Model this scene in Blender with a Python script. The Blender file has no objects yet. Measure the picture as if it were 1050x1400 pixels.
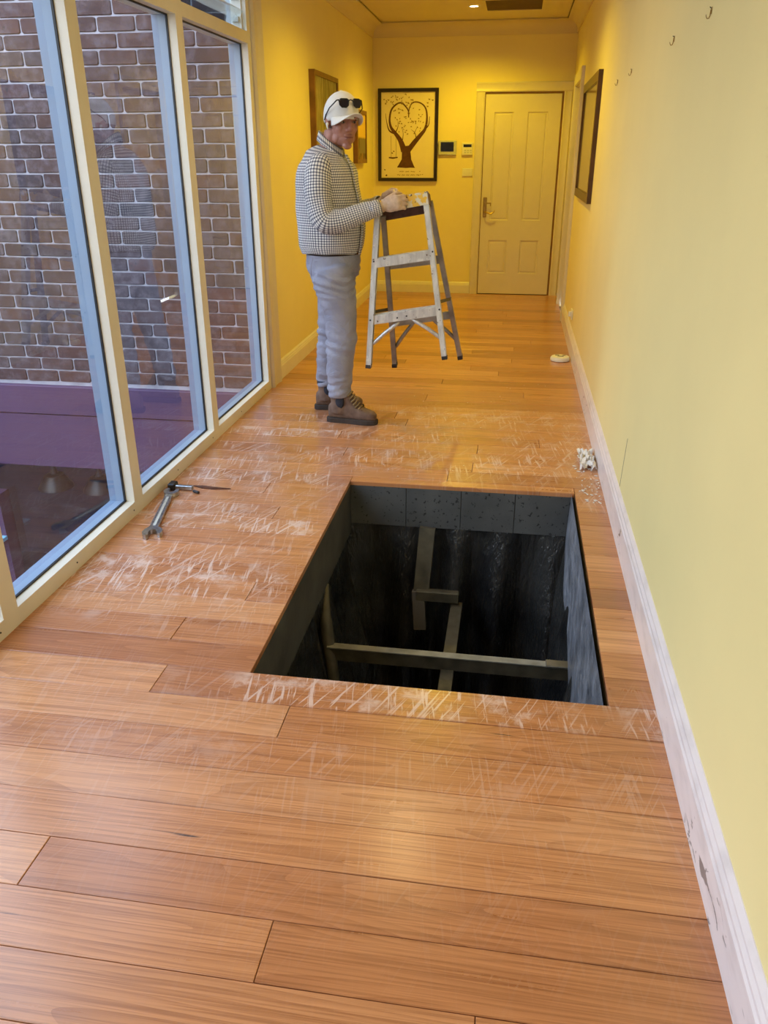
import bpy, bmesh, math, random
from mathutils import Vector, Matrix, Euler, noise
R = math.radians
random.seed(7)
C = bpy.context.scene.collection
sc = bpy.context.scene

# ------------------------------------------------------------------ camera
HC = 1.455
cam_d = bpy.data.cameras.new('camera'); cam = bpy.data.objects.new('camera', cam_d); C.objects.link(cam)
cam_d.sensor_fit = 'VERTICAL'; cam_d.sensor_height = 36.0
cam_d.lens = 1089.165 / 1400 * 36.0
cam_d.clip_start = 0.02; cam_d.clip_end = 200
p_, y_, r_ = 0.420812, 0.155869, -0.002433
fw = Vector((-math.sin(y_)*math.cos(p_), math.cos(y_)*math.cos(p_), -math.sin(p_)))
rt = Vector((math.cos(y_), math.sin(y_), 0)); up = rt.cross(fw)
r2 = rt*math.cos(r_) + up*math.sin(r_); u2 = up*math.cos(r_) - rt*math.sin(r_)
cam.matrix_world = Matrix(((r2.x, u2.x, -fw.x, 0), (r2.y, u2.y, -fw.y, 0), (r2.z, u2.z, -fw.z, HC), (0, 0, 0, 1)))
sc.camera = cam

# ------------------------------------------------------------------ sky, colour
wd = bpy.data.worlds.new('sky'); sc.world = wd; wd.use_nodes = True
bg = wd.node_tree.nodes['Background']
wt = wd.node_tree
tc = wt.nodes.new('ShaderNodeTexCoord'); sx = wt.nodes.new('ShaderNodeSeparateXYZ'); cr = wt.nodes.new('ShaderNodeValToRGB')
wt.links.new(tc.outputs['Generated'], sx.inputs[0]); wt.links.new(sx.outputs[2], cr.inputs[0]); wt.links.new(cr.outputs[0], bg.inputs[0])
e_ = cr.color_ramp.elements                         # pale hazy horizon, bluer towards the zenith
e_[0].position = 0.0; e_[0].color = (.92, .94, .96, 1); e_[1].position = .8; e_[1].color = (.48, .64, .90, 1)
bg.inputs[1].default_value = 5.7
sc.view_settings.view_transform = 'Standard'; sc.view_settings.look = 'None'
sc.view_settings.gamma = 1.0; sc.view_settings.use_curve_mapping = False
sc.view_settings.exposure = 0.0
LAMP = 97.0               # watts of each recessed ceiling light
LAMP_COL = (1.0, 0.71, 0.02)

def portal(loc, rot, sx, sy):
    l = bpy.data.lights.new('portal', 'AREA'); l.shape = 'RECTANGLE'; l.size = sx; l.size_y = sy
    l.cycles.is_portal = True
    o = bpy.data.objects.new('portal', l); C.objects.link(o); o.location = loc; o.rotation_euler = rot
portal((-1.75, 1.6, 1.3), (0, R(-90), 0), 2.6, 7.1)      # the row of windows

# room numbers
XL, XR, YB, YF, ZC = -1.60, 0.503, 9.48, -2.2, 2.70
SXL, SXR = -1.587, 0.482       # faces of the skirtings

# ------------------------------------------------------------------ helpers
def T(o, label=None, cat=None, group=None, kind=None):
    if label: o['label'] = label
    if cat: o['category'] = cat
    if group: o['group'] = group
    if kind: o['kind'] = kind
    return o
def empty(name, loc=(0, 0, 0), rz=0, parent=None):
    o = bpy.data.objects.new(name, None); C.objects.link(o); o.location = loc; o.rotation_euler = (0, 0, rz)
    o.empty_display_size = .05
    if parent: o.parent = parent
    return o
def link(name, me, mat, parent=None, smooth=False):
    o = bpy.data.objects.new(name, me); C.objects.link(o)
    if mat and not me.materials: me.materials.append(mat)
    if smooth:
        for p in me.polygons: p.use_smooth = True
    if parent:
        o.parent = parent
    return o
def obj(name, bm, mat, parent=None, smooth=False, auto=None, world=True):
    """bm is in world coordinates; the mesh is moved into the parent's frame"""
    bmesh.ops.recalc_face_normals(bm, faces=bm.faces)
    me = bpy.data.meshes.new(name)
    if parent and world:
        bm.transform(wmat(parent).inverted())
    bm.to_mesh(me); bm.free()
    o = link(name, me, mat, parent, smooth)
    if auto:
        for p in me.polygons: p.use_smooth = True
        me.set_sharp_from_angle(angle=R(auto))
    return o
def wmat(o):
    m = Matrix.LocRotScale(o.location, o.rotation_euler, o.scale)
    return wmat(o.parent) @ m if o.parent else m
def box(bm, x0, x1, y0, y1, z0, z1, bev=0):
    vs = [bm.verts.new((x, y, z)) for z in (z0, z1) for y in (y0, y1) for x in (x0, x1)]
    fs = [bm.faces.new([vs[i] for i in f]) for f in ((0, 2, 3, 1), (4, 5, 7, 6), (0, 1, 5, 4), (1, 3, 7, 5), (3, 2, 6, 7), (2, 0, 4, 6))]
    if bev:
        es = list({e for f in fs for e in f.edges})
        bmesh.ops.bevel(bm, geom=es, offset=bev, segments=1, affect='EDGES')
    return bm
def BX(*a, **k): return box(bmesh.new(), *a, **k)
def frame_axes(d, ref=(0, 0, 1)):
    d = Vector(d).normalized(); u = Vector(ref).cross(d)
    if u.length < 1e-4: u = Vector((1, 0, 0)).cross(d)
    u.normalize(); return d, u, d.cross(u)
def tube(bm, pts, rad, n=10, caps=True, closed=False):
    pts = [Vector(p) for p in pts]; m = len(pts)
    if not hasattr(rad, '__len__'): rad = [rad]*m
    rings = []; prev = None
    for i, p in enumerate(pts):
        if closed: d = pts[(i+1) % m] - pts[i-1]
        else: d = pts[min(i+1, m-1)] - pts[max(i-1, 0)]
        d.normalize()
        if prev is None: _, u, v = frame_axes(d)
        else:
            u = prev - d*prev.dot(d); u.normalize(); v = d.cross(u)
        prev = u
        rings.append([bm.verts.new(p + (u*math.cos(t) + v*math.sin(t))*rad[i]) for t in [2*math.pi*k/n for k in range(n)]])
    for i in range(m if closed else m-1):
        a, b = rings[i], rings[(i+1) % m]
        for k in range(n): bm.faces.new((a[k], a[(k+1) % n], b[(k+1) % n], b[k]))
    if caps and not closed:
        bm.faces.new(rings[0][::-1]); bm.faces.new(rings[-1])
    return bm
def TB(*a, **k): return tube(bmesh.new(), *a, **k)
def beam(bm, p, q, w, h, ref=(0, 0, 1)):
    """box from p to q, w along (ref x d), h along the other axis"""
    p, q = Vector(p), Vector(q); d, u, v = frame_axes(q-p, ref)
    vs = [bm.verts.new(c + u*a*w/2 + v*b*h/2) for c in (p, q) for a, b in ((-1, -1), (1, -1), (1, 1), (-1, 1))]
    for f in ((0, 1, 2, 3), (7, 6, 5, 4), (0, 4, 5, 1), (1, 5, 6, 2), (2, 6, 7, 3), (3, 7, 4, 0)): bm.faces.new([vs[i] for i in f])
    return bm
def loft(bm, rings, n=32, uvs=None, caps=True, pw=2.0):
    """rings: (centre, u vector, v vector) half axes; uvs = (u scale metres, v start) writes a metric uv map"""
    rr = []
    uvl = bm.loops.layers.uv.verify() if uvs else None
    acc = 0; V = []
    for i, (c, u, v) in enumerate(rings):
        c, u, v = Vector(c), Vector(u), Vector(v)
        if i: acc += (c - Vector(rings[i-1][0])).length
        V.append(acc); ring = []
        for k in range(n):
            t = 2*math.pi*k/n; ct, st = math.cos(t), math.sin(t)
            a = math.copysign(abs(ct)**(2/pw), ct); b = math.copysign(abs(st)**(2/pw), st)
            ring.append(bm.verts.new(c + u*a + v*b))
        rr.append(ring)
    for i in range(len(rr)-1):
        for k in range(n):
            f = bm.faces.new((rr[i][k], rr[i][(k+1) % n], rr[i+1][(k+1) % n], rr[i+1][k]))
            if uvs:
                uu = (k/n*uvs, (k+1)/n*uvs)
                for l, q in zip(f.loops, ((uu[0], V[i]), (uu[1], V[i]), (uu[1], V[i+1]), (uu[0], V[i+1]))): l[uvl].uv = q
    if caps:
        bm.faces.new(rr[0][::-1]); bm.faces.new(rr[-1])
    return rr
def ell(bm, c, r, rot=None, sub=3):
    M = Matrix.Translation(c) @ (rot.to_4x4() if rot else Matrix()) @ Matrix.Diagonal((r[0], r[1], r[2], 1))
    bmesh.ops.create_icosphere(bm, subdivisions=sub, radius=1, matrix=M)
def remesh(bm, voxel, smooth=4, fac=.6, dec=None):
    """union of the closed shapes in bm as one continuous surface"""
    bmesh.ops.recalc_face_normals(bm, faces=bm.faces)
    me = bpy.data.meshes.new('tmp'); bm.to_mesh(me); bm.free()
    o = bpy.data.objects.new('tmp', me); C.objects.link(o)
    m = o.modifiers.new('r', 'REMESH'); m.mode = 'VOXEL'; m.voxel_size = voxel
    s = o.modifiers.new('s', 'SMOOTH'); s.iterations = smooth; s.factor = fac
    if dec:
        d = o.modifiers.new('d', 'DECIMATE'); d.ratio = dec
    dg = bpy.context.evaluated_depsgraph_get(); dg.update()
    new = bpy.data.meshes.new_from_object(o.evaluated_get(dg))
    bpy.data.objects.remove(o); bpy.data.meshes.remove(me)
    out = bmesh.new(); out.from_mesh(new); bpy.data.meshes.remove(new)
    return out
def poly_prism(bm, pts, ax, d0, d1):
    """pts: 2-D outline in the plane normal to axis ax, extruded from d0 to d1"""
    def P(a, b, d): return ((d, a, b), (a, d, b), (a, b, d))[ax]
    lo = [bm.verts.new(P(a, b, d0)) for a, b in pts]; hi = [bm.verts.new(P(a, b, d1)) for a, b in pts]
    n = len(pts)
    for i in range(n): bm.faces.new((lo[i], lo[(i+1) % n], hi[(i+1) % n], hi[i]))
    bm.faces.new(lo[::-1]); bm.faces.new(hi)
    return bm

# ------------------------------------------------------------------ materials
class Mt:
    def __init__(s, name, col=(.8, .8, .8), rough=.5, metal=0, **k):
        s.m = bpy.data.materials.new(name); s.m.use_nodes = True
        s.t = s.m.node_tree; s.b = s.t.nodes['Principled BSDF']
        s.b.inputs['Base Color'].default_value = (*col, 1); s.b.inputs['Roughness'].default_value = rough
        s.b.inputs['Metallic'].default_value = metal
        for a, b in k.items(): s.b.inputs[a.replace('_', ' ')].default_value = b
    def n(s, kind, ins=None, **props):
        nd = s.t.nodes.new(kind)
        for a, b in props.items(): setattr(nd, a, b)
        for a, b in (ins or {}).items():
            if isinstance(b, bpy.types.NodeSocket): s.t.links.new(b, nd.inputs[a])
            else: nd.inputs[a].default_value = b
        return nd
    def link(s, a, b): s.t.links.new(a, s.b.inputs[b] if isinstance(b, str) else b)
    def pos(s): return s.n('ShaderNodeNewGeometry').outputs['Position']
    def objc(s): return s.n('ShaderNodeTexCoord').outputs['Object']
    def uv(s): return s.n('ShaderNodeTexCoord').outputs['UV']
    def rnd(s): return s.n('ShaderNodeObjectInfo').outputs['Random']
    def math(s, op, a, b=0.0, c=0.0, clamp=False):
        return s.n('ShaderNodeMath', {0: a, 1: b, 2: c}, operation=op, use_clamp=clamp).outputs[0]
    def vmul(s, v, k): return s.n('ShaderNodeVectorMath', {0: v, 1: k}, operation='MULTIPLY').outputs[0]
    def vadd(s, v, k): return s.n('ShaderNodeVectorMath', {0: v, 1: k}, operation='ADD').outputs[0]
    def noise(s, v, scale, detail=3, rough=.5, dist=0):
        return s.n('ShaderNodeTexNoise', {'Vector': v, 'Scale': scale, 'Detail': detail, 'Roughness': rough, 'Distortion': dist}).outputs['Fac']
    def ramp(s, f, stops, interp='LINEAR'):
        r = s.n('ShaderNodeValToRGB', {0: f}); r.color_ramp.interpolation = interp
        e = r.color_ramp.elements
        while len(e) < len(stops): e.new(.5)
        for i, (p, c) in enumerate(stops):
            e[i].position = p; e[i].color = (*c, 1) if len(c) == 3 else c
        return r.outputs[0]
    def step(s, f, a, b):
        return s.n('ShaderNodeMapRange', {0: f, 1: a, 2: b, 3: 0.0, 4: 1.0}, interpolation_type='SMOOTHSTEP').outputs[0]
    def mix(s, f, a, b, mode='MIX'):
        nd = s.n('ShaderNodeMix', None, data_type='RGBA', blend_type=mode)
        for i, q in ((0, f), (6, a), (7, b)):
            if isinstance(q, bpy.types.NodeSocket): s.t.links.new(q, nd.inputs[i])
            else: nd.inputs[i].default_value = q if i == 0 else ((*q, 1) if len(q) == 3 else q)
        return nd.outputs[2]
    def sep(s, v): return s.n('ShaderNodeSeparateXYZ', {0: v}).outputs
    def comb(s, x, y, z): return s.n('ShaderNodeCombineXYZ', {0: x, 1: y, 2: z}).outputs[0]
    def bump(s, h, strength=.3, dist=.01):
        b = s.n('ShaderNodeBump', {'Height': h, 'Strength': strength, 'Distance': dist}); s.link(b.outputs[0], 'Normal')

def mottled(name, col, rough=.5, var=.12, scale=6, bump=.1, bs=60, dist=.003, **k):
    m = Mt(name, col, rough, **k); p = m.objc()
    dk = tuple(c*(1-var) for c in col); lt = tuple(min(1, c*(1+var)) for c in col)
    m.link(m.ramp(m.noise(p, scale, 4), [(.3, dk), (.7, lt)]), 'Base Color')
    if bump: m.bump(m.noise(p, bs, 4), bump, dist)
    return m.m

M_paint = mottled('yellow_wall_paint', (.87, .76, .37), .55, .025, 2.5, .06, 220, .001)
M_ceil = mottled('ceiling_paint', (.74, .64, .40), .7, .02, 3, .04, 200, .001)
M_trim = mottled('white_gloss_paint', (.80, .76, .72), .32, .03, 8, .05, 90, .001)
M_frame = mottled('cream_window_paint', (.74, .70, .60), .35, .03, 8, .05, 80, .001)
M_outer = mottled('blue_grey_outer_frame', (.17, .25, .37), .4, .04, 8, .05, 80)  # outer frame strips darker and bluer than the inner frame
M_door = mottled('cream_door_paint', (.70, .64, .56), .38, .025, 5, .04, 120, .001)
M_black = Mt('black_rubber', (.01, .01, .012), .5).m
M_dark = Mt('dark_screen', (.008, .008, .01), .12).m
M_plastic = mottled('white_plastic', (.80, .79, .74), .35, .02, 20, 0)
M_silver = mottled('silver_plastic', (.55, .57, .55), .35, .05, 20, 0)
M_brass = mottled('aged_brass', (.40, .27, .10), .32, .15, 40, 0, metal=1)
M_steel = mottled('bright_tool_steel', (.52, .55, .58), .30, .3, 60, .25, 300, .001, metal=1)
M_black_steel = mottled('blackened_steel', (.05, .05, .055), .4, .4, 30, .1, metal=.7)
M_fbrown = mottled('brown_frame_wood', (.075, .026, .012), .3, .3, 12, .1)
M_fwood = mottled('tan_frame_wood', (.20, .09, .025), .4, .3, 9, .1)
M_fblack = mottled('black_frame_wood', (.018, .010, .009), .35, .3, 9, .05)
M_ink = mottled('brown_ink', (.10, .035, .018), .7, .3, 30, 0)
M_ink2 = mottled('olive_ink', (.30, .19, .06), .7, .3, 30, 0)
M_paper = mottled('cream_paper', (.86, .76, .54), .6, .02, 10, 0)

def mat_skirt():
    m = Mt('scuffed_skirting_paint', (.8, .76, .76), .30); p = m.pos(); x, y, z = m.sep(p)
    s = m.noise(m.vmul(p, (30, 9, 22)), 1.0, 5, .6, 1.2)
    spots = m.step(s, .61, .65)
    zone = m.math('MULTIPLY', m.step(m.noise(m.vmul(p, (0, 1.3, 0)), 1.0, 2), .47, .60), m.math('SUBTRACT', 1.0, m.step(z, .085, .12)))
    f = m.math('MULTIPLY', spots, zone)
    dust = m.noise(m.vmul(p, (4, 5, 14)), 1.5, 4)
    col = m.mix(m.step(dust, .45, .75), (.80, .745, .765), (.68, .63, .65))
    m.link(m.mix(f, col, (.10, .09, .10)), 'Base Color')
    return m.m
M_skirt = mat_skirt()

def mat_floor():
    m = Mt('blackbutt_floor_board', (.5, .25, .1), .3)
    p = m.pos(); r = m.rnd(); x, y, z = m.sep(p)
    off = m.comb(m.math('MULTIPLY', r, 37.0), m.math('MULTIPLY', r, 11.0), m.math('MULTIPLY', r, 53.0))
    q = m.vadd(p, off)
    # long cathedral grain: bands across the board, strongly stretched along x
    warp = m.noise(m.vmul(q, (.55, 5.5, 1)), 1.0, 1, .4)
    band = m.math('ADD', m.math('MULTIPLY', y, 34.0), m.math('MULTIPLY', warp, 22.0))
    band = m.math('ADD', band, m.math('MULTIPLY', r, 60.0))
    g1 = m.math('FRACT', band)
    g1 = m.math('MULTIPLY', g1, g1)
    fine = m.noise(m.vmul(q, (2.4, 210, 1)), 1.0, 3, .65)
    med = m.noise(m.vmul(q, (1.6, 34, 1)), 1.0, 4, .6)
    tone = m.sep(m.n('ShaderNodeObjectInfo').outputs['Color'])[0]
    base = m.ramp(tone, [(0, (.42, .160, .062)), (.18, (.58, .255, .104)), (.36, (.48, .195, .076)), (.55, (.63, .300, .135)), (.72, (.52, .220, .088)), (.88, (.36, .140, .064)), (1, (.60, .27, .118))])
    c = m.mix(m.math('MULTIPLY', g1, .60), base, m.mix(1.0, base, (.56, .44, .36), 'MULTIPLY'))
    c = m.mix(m.math('MULTIPLY', m.step(med, .35, .70), .60), c, m.mix(1.0, base, (1.22, 1.25, 1.28), 'MULTIPLY'))
    c = m.mix(m.math('MULTIPLY', m.step(fine, .45, .68), .55), c, m.mix(1.0, base, (.48, .36, .28), 'MULTIPLY'))
    # dark gum veins
    vein = m.noise(m.vmul(q, (2.3, 42, 1)), 1.0, 2, .4, .6)
    c = m.mix(m.step(vein, .765, .80), c, (.07, .03, .02))
    # chalky drag marks and sanding dust left around the opening (stains with their own place)
    left = m.math('MULTIPLY', m.step(m.math('MULTIPLY', x, -1.0), .66, .82), m.math('MULTIPLY', m.step(y, 1.95, 2.5), m.math('SUBTRACT', 1.0, m.step(y, 3.9, 5.0))))
    back = m.math('MULTIPLY', m.step(y, 3.45, 3.75), m.math('SUBTRACT', 1.0, m.step(y, 4.3, 5.3)))
    front = m.math('MULTIPLY', m.math('MULTIPLY', m.step(y, .75, 1.75), m.math('SUBTRACT', 1.0, m.step(y, 1.90, 2.15))), .22)
    edge = m.math('MULTIPLY', m.math('MULTIPLY', m.step(y, 1.80, 1.83), m.math('SUBTRACT', 1.0, m.step(y, 1.95, 1.96))), m.math('MULTIPLY', m.step(x, -.85, -.7), .8))
    front = m.math('MAXIMUM', front, edge)
    right = m.math('MULTIPLY', m.step(x, .30, .44), m.math('MULTIPLY', m.step(y, 3.2, 3.5), m.math('SUBTRACT', 1.0, m.step(y, 4.0, 4.3))))
    zone = m.math('MAXIMUM', m.math('MAXIMUM', left, back), m.math('MAXIMUM', front, right))
    patch = m.step(m.noise(m.vmul(p, (2.4, 2.0, 0)), 1.0, 4, .6), .32, .52)
    rot = m.n('ShaderNodeVectorRotate', {'Vector': p, 'Angle': R(24)}, rotation_type='Z_AXIS').outputs[0]
    rot2 = m.n('ShaderNodeVectorRotate', {'Vector': p, 'Angle': R(-8)}, rotation_type='Z_AXIS').outputs[0]
    s1 = m.step(m.noise(m.vmul(rot2, (80, 5, 0)), 1.0, 3, .6, .5), .55, .64)
    s2 = m.step(m.noise(m.vmul(rot, (95, 4.0, 0)), 1.0, 2, .5, .5), .58, .66)
    s3 = m.step(m.noise(m.vmul(p, (3.0, 60, 0)), 1.0, 3, .6, .4), .60, .70)
    s4 = m.math('MULTIPLY', m.step(m.noise(p, 9.0, 6, .7), .48, .66), .55)
    brd = m.math('FRACT', m.math('MULTIPLY', r, 23.7))       # every board holds the dust differently
    st = m.math('MAXIMUM', m.math('MAXIMUM', m.math('MULTIPLY', s1, .9), m.math('MULTIPLY', s2, .8)), m.math('MAXIMUM', m.math('MULTIPLY', s3, .4), m.math('MULTIPLY', s4, m.math('ADD', .5, brd))))
    st = m.math('MULTIPLY', st, m.math('ADD', .35, m.math('MULTIPLY', brd, .8)), clamp=True)
    f = m.math('MULTIPLY', m.math('MULTIPLY', st, patch), zone)
    c = m.mix(m.math('MULTIPLY', f, .75), c, (.80, .66, .61))
    # footprint-like dark smear beyond the opening
    dx = m.math('ADD', x, .45); dy = m.math('SUBTRACT', y, 4.35)
    dd = m.math('SQRT', m.math('ADD', m.math('MULTIPLY', dx, dx), m.math('MULTIPLY', m.math('MULTIPLY', dy, dy), 5.0)))
    sm = m.math('MULTIPLY', m.math('SUBTRACT', 1.0, m.step(dd, .1, .62)), m.step(m.noise(m.vmul(p, (5, 9, 0)), 1.0, 4), .40, .62))
    c = m.mix(m.math('MULTIPLY', sm, .45), c, (.20, .12, .10))
    m.link(c, 'Base Color')
    m.link(m.math('ADD', .24, m.math('ADD', m.math('MULTIPLY', f, .35), m.math('MULTIPLY', med, .10))), 'Roughness')
    m.b.inputs['Coat Weight'].default_value = .6; m.b.inputs['Coat Roughness'].default_value = .22
    h = m.math('ADD', m.math('MULTIPLY', fine, .5), m.math('MULTIPLY', m.noise(m.vmul(p, (7, 3, 0)), 1.0, 3), 1.6))
    m.bump(h, .12, .004)
    return m.m
M_floor = mat_floor()

def mat_brick():
    m = Mt('tumbled_brick', (.1, .06, .05), .85); r = m.rnd()
    off = m.comb(m.math('MULTIPLY', r, 31.0), m.math('MULTIPLY', r, 17.0), 0.0); q = m.vadd(m.pos(), off)
    base = m.ramp(r, [(0, (.052, .027, .030)), (.2, (.078, .045, .045)), (.4, (.036, .030, .042)), (.6, (.088, .040, .036)), (.8, (.062, .046, .050)), (1, (.046, .026, .031))])
    c = m.mix(m.step(m.noise(q, 14, 5, .65), .40, .75), base, (.125, .10, .115))
    c = m.mix(m.step(m.noise(q, 30, 4, .6), .58, .75), c, (.045, .035, .04))
    m.link(c, 'Base Color'); m.bump(m.noise(q, 60, 6, .7), .7, .006)
    return m.m
M_brick = mat_brick()
M_mortar = mottled('pale_mortar', (.38, .37, .42), .9, .2, 9, .6, 120, .004)
M_purple = mottled('plum_painted_board', (.080, .040, .100), .55, .1, 2, .1, 60)
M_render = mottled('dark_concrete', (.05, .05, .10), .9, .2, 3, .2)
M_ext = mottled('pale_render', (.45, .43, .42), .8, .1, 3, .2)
M_blue = mottled('pale_blue_plastic', (.22, .55, .75), .4, .05, 8, 0)
M_shade = mottled('black_enamel', (.02, .018, .02), .35, .2, 8, 0)

def mat_glass(name='window_glass', tint=(.93, .96, .96), k=1.0):
    m = bpy.data.materials.new(name); m.use_nodes = True; t = m.node_tree; t.nodes.clear()
    o = t.nodes.new('ShaderNodeOutputMaterial'); a = t.nodes.new('ShaderNodeBsdfTransparent'); g = t.nodes.new('ShaderNodeBsdfGlossy')
    a.inputs[0].default_value = (*tint, 1); g.inputs['Roughness'].default_value = .0; g.inputs[0].default_value = (1, 1, 1, 1)
    fr = t.nodes.new('ShaderNodeFresnel'); fr.inputs[0].default_value = 1.5
    ge = t.nodes.new('ShaderNodeNewGeometry')          # same reflectance from either face of the thin pane
    mx = t.nodes.new('ShaderNodeMix'); mx.data_type = 'FLOAT'
    t.links.new(ge.outputs['Backfacing'], mx.inputs[0]); mx.inputs[2].default_value = 1.5; mx.inputs[3].default_value = 1/1.5
    t.links.new(mx.outputs[0], fr.inputs[0])
    mu = t.nodes.new('ShaderNodeMath'); mu.operation = 'MULTIPLY'; mu.inputs[1].default_value = k; mu.use_clamp = True
    t.links.new(fr.outputs[0], mu.inputs[0])
    mi = t.nodes.new('ShaderNodeMixShader'); t.links.new(mu.outputs[0], mi.inputs[0]); t.links.new(a.outputs[0], mi.inputs[1]); t.links.new(g.outputs[0], mi.inputs[2])
    t.links.new(mi.outputs[0], o.inputs[0]); return m
M_glass = mat_glass(k=1.25)
M_louvre = mat_glass('louvre_glass', (.80, .86, .88), 2.0)

# ------------------------------------------------------------------ floor of separate boards
HX0, HX1, HY0, HY1 = -.725, .350, 1.953, 3.553      # the opening
fl = T(bpy.data.objects.new('floor', None), kind='structure')
bm = bmesh.new()
for a in ((-1.66, HX0-.02, YF, YB+.1), (HX1+.02, XR+.05, YF, YB+.1), (HX0-.02, HX1+.02, YF, HY0-.02), (HX0-.02, HX1+.02, HY1+.02, YB+.1)):
    box(bm, *a, -.14, -.020)
bpy.data.objects.remove(fl)
fl = T(obj('floor', bm, mottled('subfloor_particle_board', (.10, .07, .05), .9)), kind='structure')
def plank(x0, x1, y0, y1):
    dz = random.uniform(-.0004, .0004); g = .0009
    bm = bmesh.new(); x0 += g; x1 -= g; y0 += g; y1 -= g; e = .0014
    b = [bm.verts.new(v) for v in ((x0, y0, -.02), (x1, y0, -.02), (x1, y1, -.02), (x0, y1, -.02))]
    c = [bm.verts.new(v) for v in ((x0, y0, dz-e), (x1, y0, dz-e), (x1, y1, dz-e), (x0, y1, dz-e))]
    t = [bm.verts.new(v) for v in ((x0+e, y0+e, dz), (x1-e, y0+e, dz), (x1-e, y1-e, dz), (x0+e, y1-e, dz))]
    bm.faces.new(t)
    for i in range(4):
        j = (i+1) % 4; bm.faces.new((b[i], b[j], c[j], c[i])); bm.faces.new((c[i], c[j], t[j], t[i]))
    o = obj('floor_board', bm, M_floor, fl); t = random.random(); yc = (y0+y1)/2; xc = (x0+x1)/2
    for ya, xa, xb, tt in ((1.88, -9, -1.0, .57), (1.88, -1.0, 9, .04), (1.745, -9, -.57, .55), (1.745, -.57, 9, .34), (1.60, -9, 9, .30), (1.465, -9, 9, .50), (1.33, -9, 9, .22), (1.19, -9, -1.0, .57), (1.19, -1.0, 9, .05),
                           (1.05, -9, -.42, .20), (1.05, -.42, 9, .36), (.91, -9, 0, .45), (.91, 0, 9, .66), (2.02, -9, 9, .02), (2.16, -9, 9, .10), (2.30, -9, 9, .55)):
        if abs(yc-ya) < .06 and xa < xc < xb: t = tt
    o.color = (t, t, t, 1); return o
fx0, fx1 = -1.600, XR
known = {1.814: [-.994], 1.675: [-.562], 1.119: [-.991], .980: [-.411], .841: [.015], 3.533: [-.395], 3.672: [0.0], 3.05: [-.98]}
rows = []
yy = 1.953
while yy > YF: yy -= .139; rows.append((max(yy, YF), yy+.139))
yy = 1.953
n_r = 12; pitch = (HY1-HY0)/11.5
k = 0
while yy < YB-.01:
    rows.append((yy, min(yy+.139, YB))); yy += .139
rr = random.Random(21)
for (a, b) in sorted(rows):
    js = None
    for ky, v in known.items():
        if abs(ky-a) < .05: js = list(v)
    if js is None:
        js = []; x = fx0 + rr.uniform(.3, 2.4)
        while x < fx1-.25: js.append(x); x += rr.uniform(.9, 2.2)
        if a > .9 and a < 1.9: js = []
    xs = [fx0]+js+[fx1]
    for x0, x1 in zip(xs[:-1], xs[1:]):
        segs = [(x0, x1, a, b)]
        if b > HY0+.001 and a < HY1-.001:
            segs = []
            if x0 < HX0: segs.append((x0, min(x1, HX0), a, b))
            if x1 > HX1: segs.append((max(x0, HX1), x1, a, b))
            if b > HY1+.002 and x1 > HX0 and x0 < HX1: segs.append((max(x0, HX0), min(x1, HX1), HY1, b))
        for s in segs:
            if s[1]-s[0] > .01 and s[3]-s[2] > .004: plank(*s)

# ------------------------------------------------------------------ room shell
T(obj('ceiling', BX(XL-.15, XR+.2, YF, YB+.15, ZC, ZC+.1), M_ceil), kind='structure')
T(obj('wall_back', BX(XL-.15, XR+.2, YB, YB+.12, -.14, ZC), M_paint), kind='structure')
bm = bmesh.new(); box(bm, XR, XR+.12, YF, 8.0, -.14, ZC); box(bm, XR, XR+.12, 8.0, 8.86, 2.06, ZC); box(bm, XR, XR+.12, 8.86, YB, -.14, ZC)
wr = T(obj('wall_right', bm, M_paint), kind='structure')
T(obj('wall_left', BX(XL-.12, XL, 5.14, YB, -.14, ZC), M_paint), kind='structure')
bm = BX(XL-.15, XR+.2, YF-.1, YF, -.14, ZC)
T(obj('wall_front', bm, M_paint), kind='structure')
def skirting(name, p, q, nrm, h, t=.018):
    """moulded skirting board from p to q; nrm = direction into the room"""
    prof = [(0, 0), (t, 0), (t, h*.70), (t*.82, h*.74), (t*.82, h*.80), (t*.55, h*.86), (t*.55, h*.91), (t*.25, h*.97), (t*.1, h), (0, h)]
    bm = bmesh.new(); p, q, nrm = Vector(p), Vector(q), Vector(nrm)
    A = [bm.verts.new(p+nrm*a+Vector((0, 0, b))) for a, b in prof]; B = [bm.verts.new(q+nrm*a+Vector((0, 0, b))) for a, b in prof]
    for i in range(len(prof)-1): bm.faces.new((A[i], A[i+1], B[i+1], B[i]))
    bm.faces.new(A); bm.faces.new(B[::-1])
    return T(obj(name, bm, M_skirt if name == 'baseboard_right' else M_trim), kind='structure')
skirting('baseboard_right', (XR, YF, 0), (XR, 7.90, 0), (-1, 0, 0), .165, .021)
skirting('baseboard_left', (XL, 5.36, 0), (XL, YB, 0), (1, 0, 0), .13)
skirting('baseboard_back', (XL, YB, 0), (-.49, YB, 0), (0, -1, 0), .125)
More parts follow.
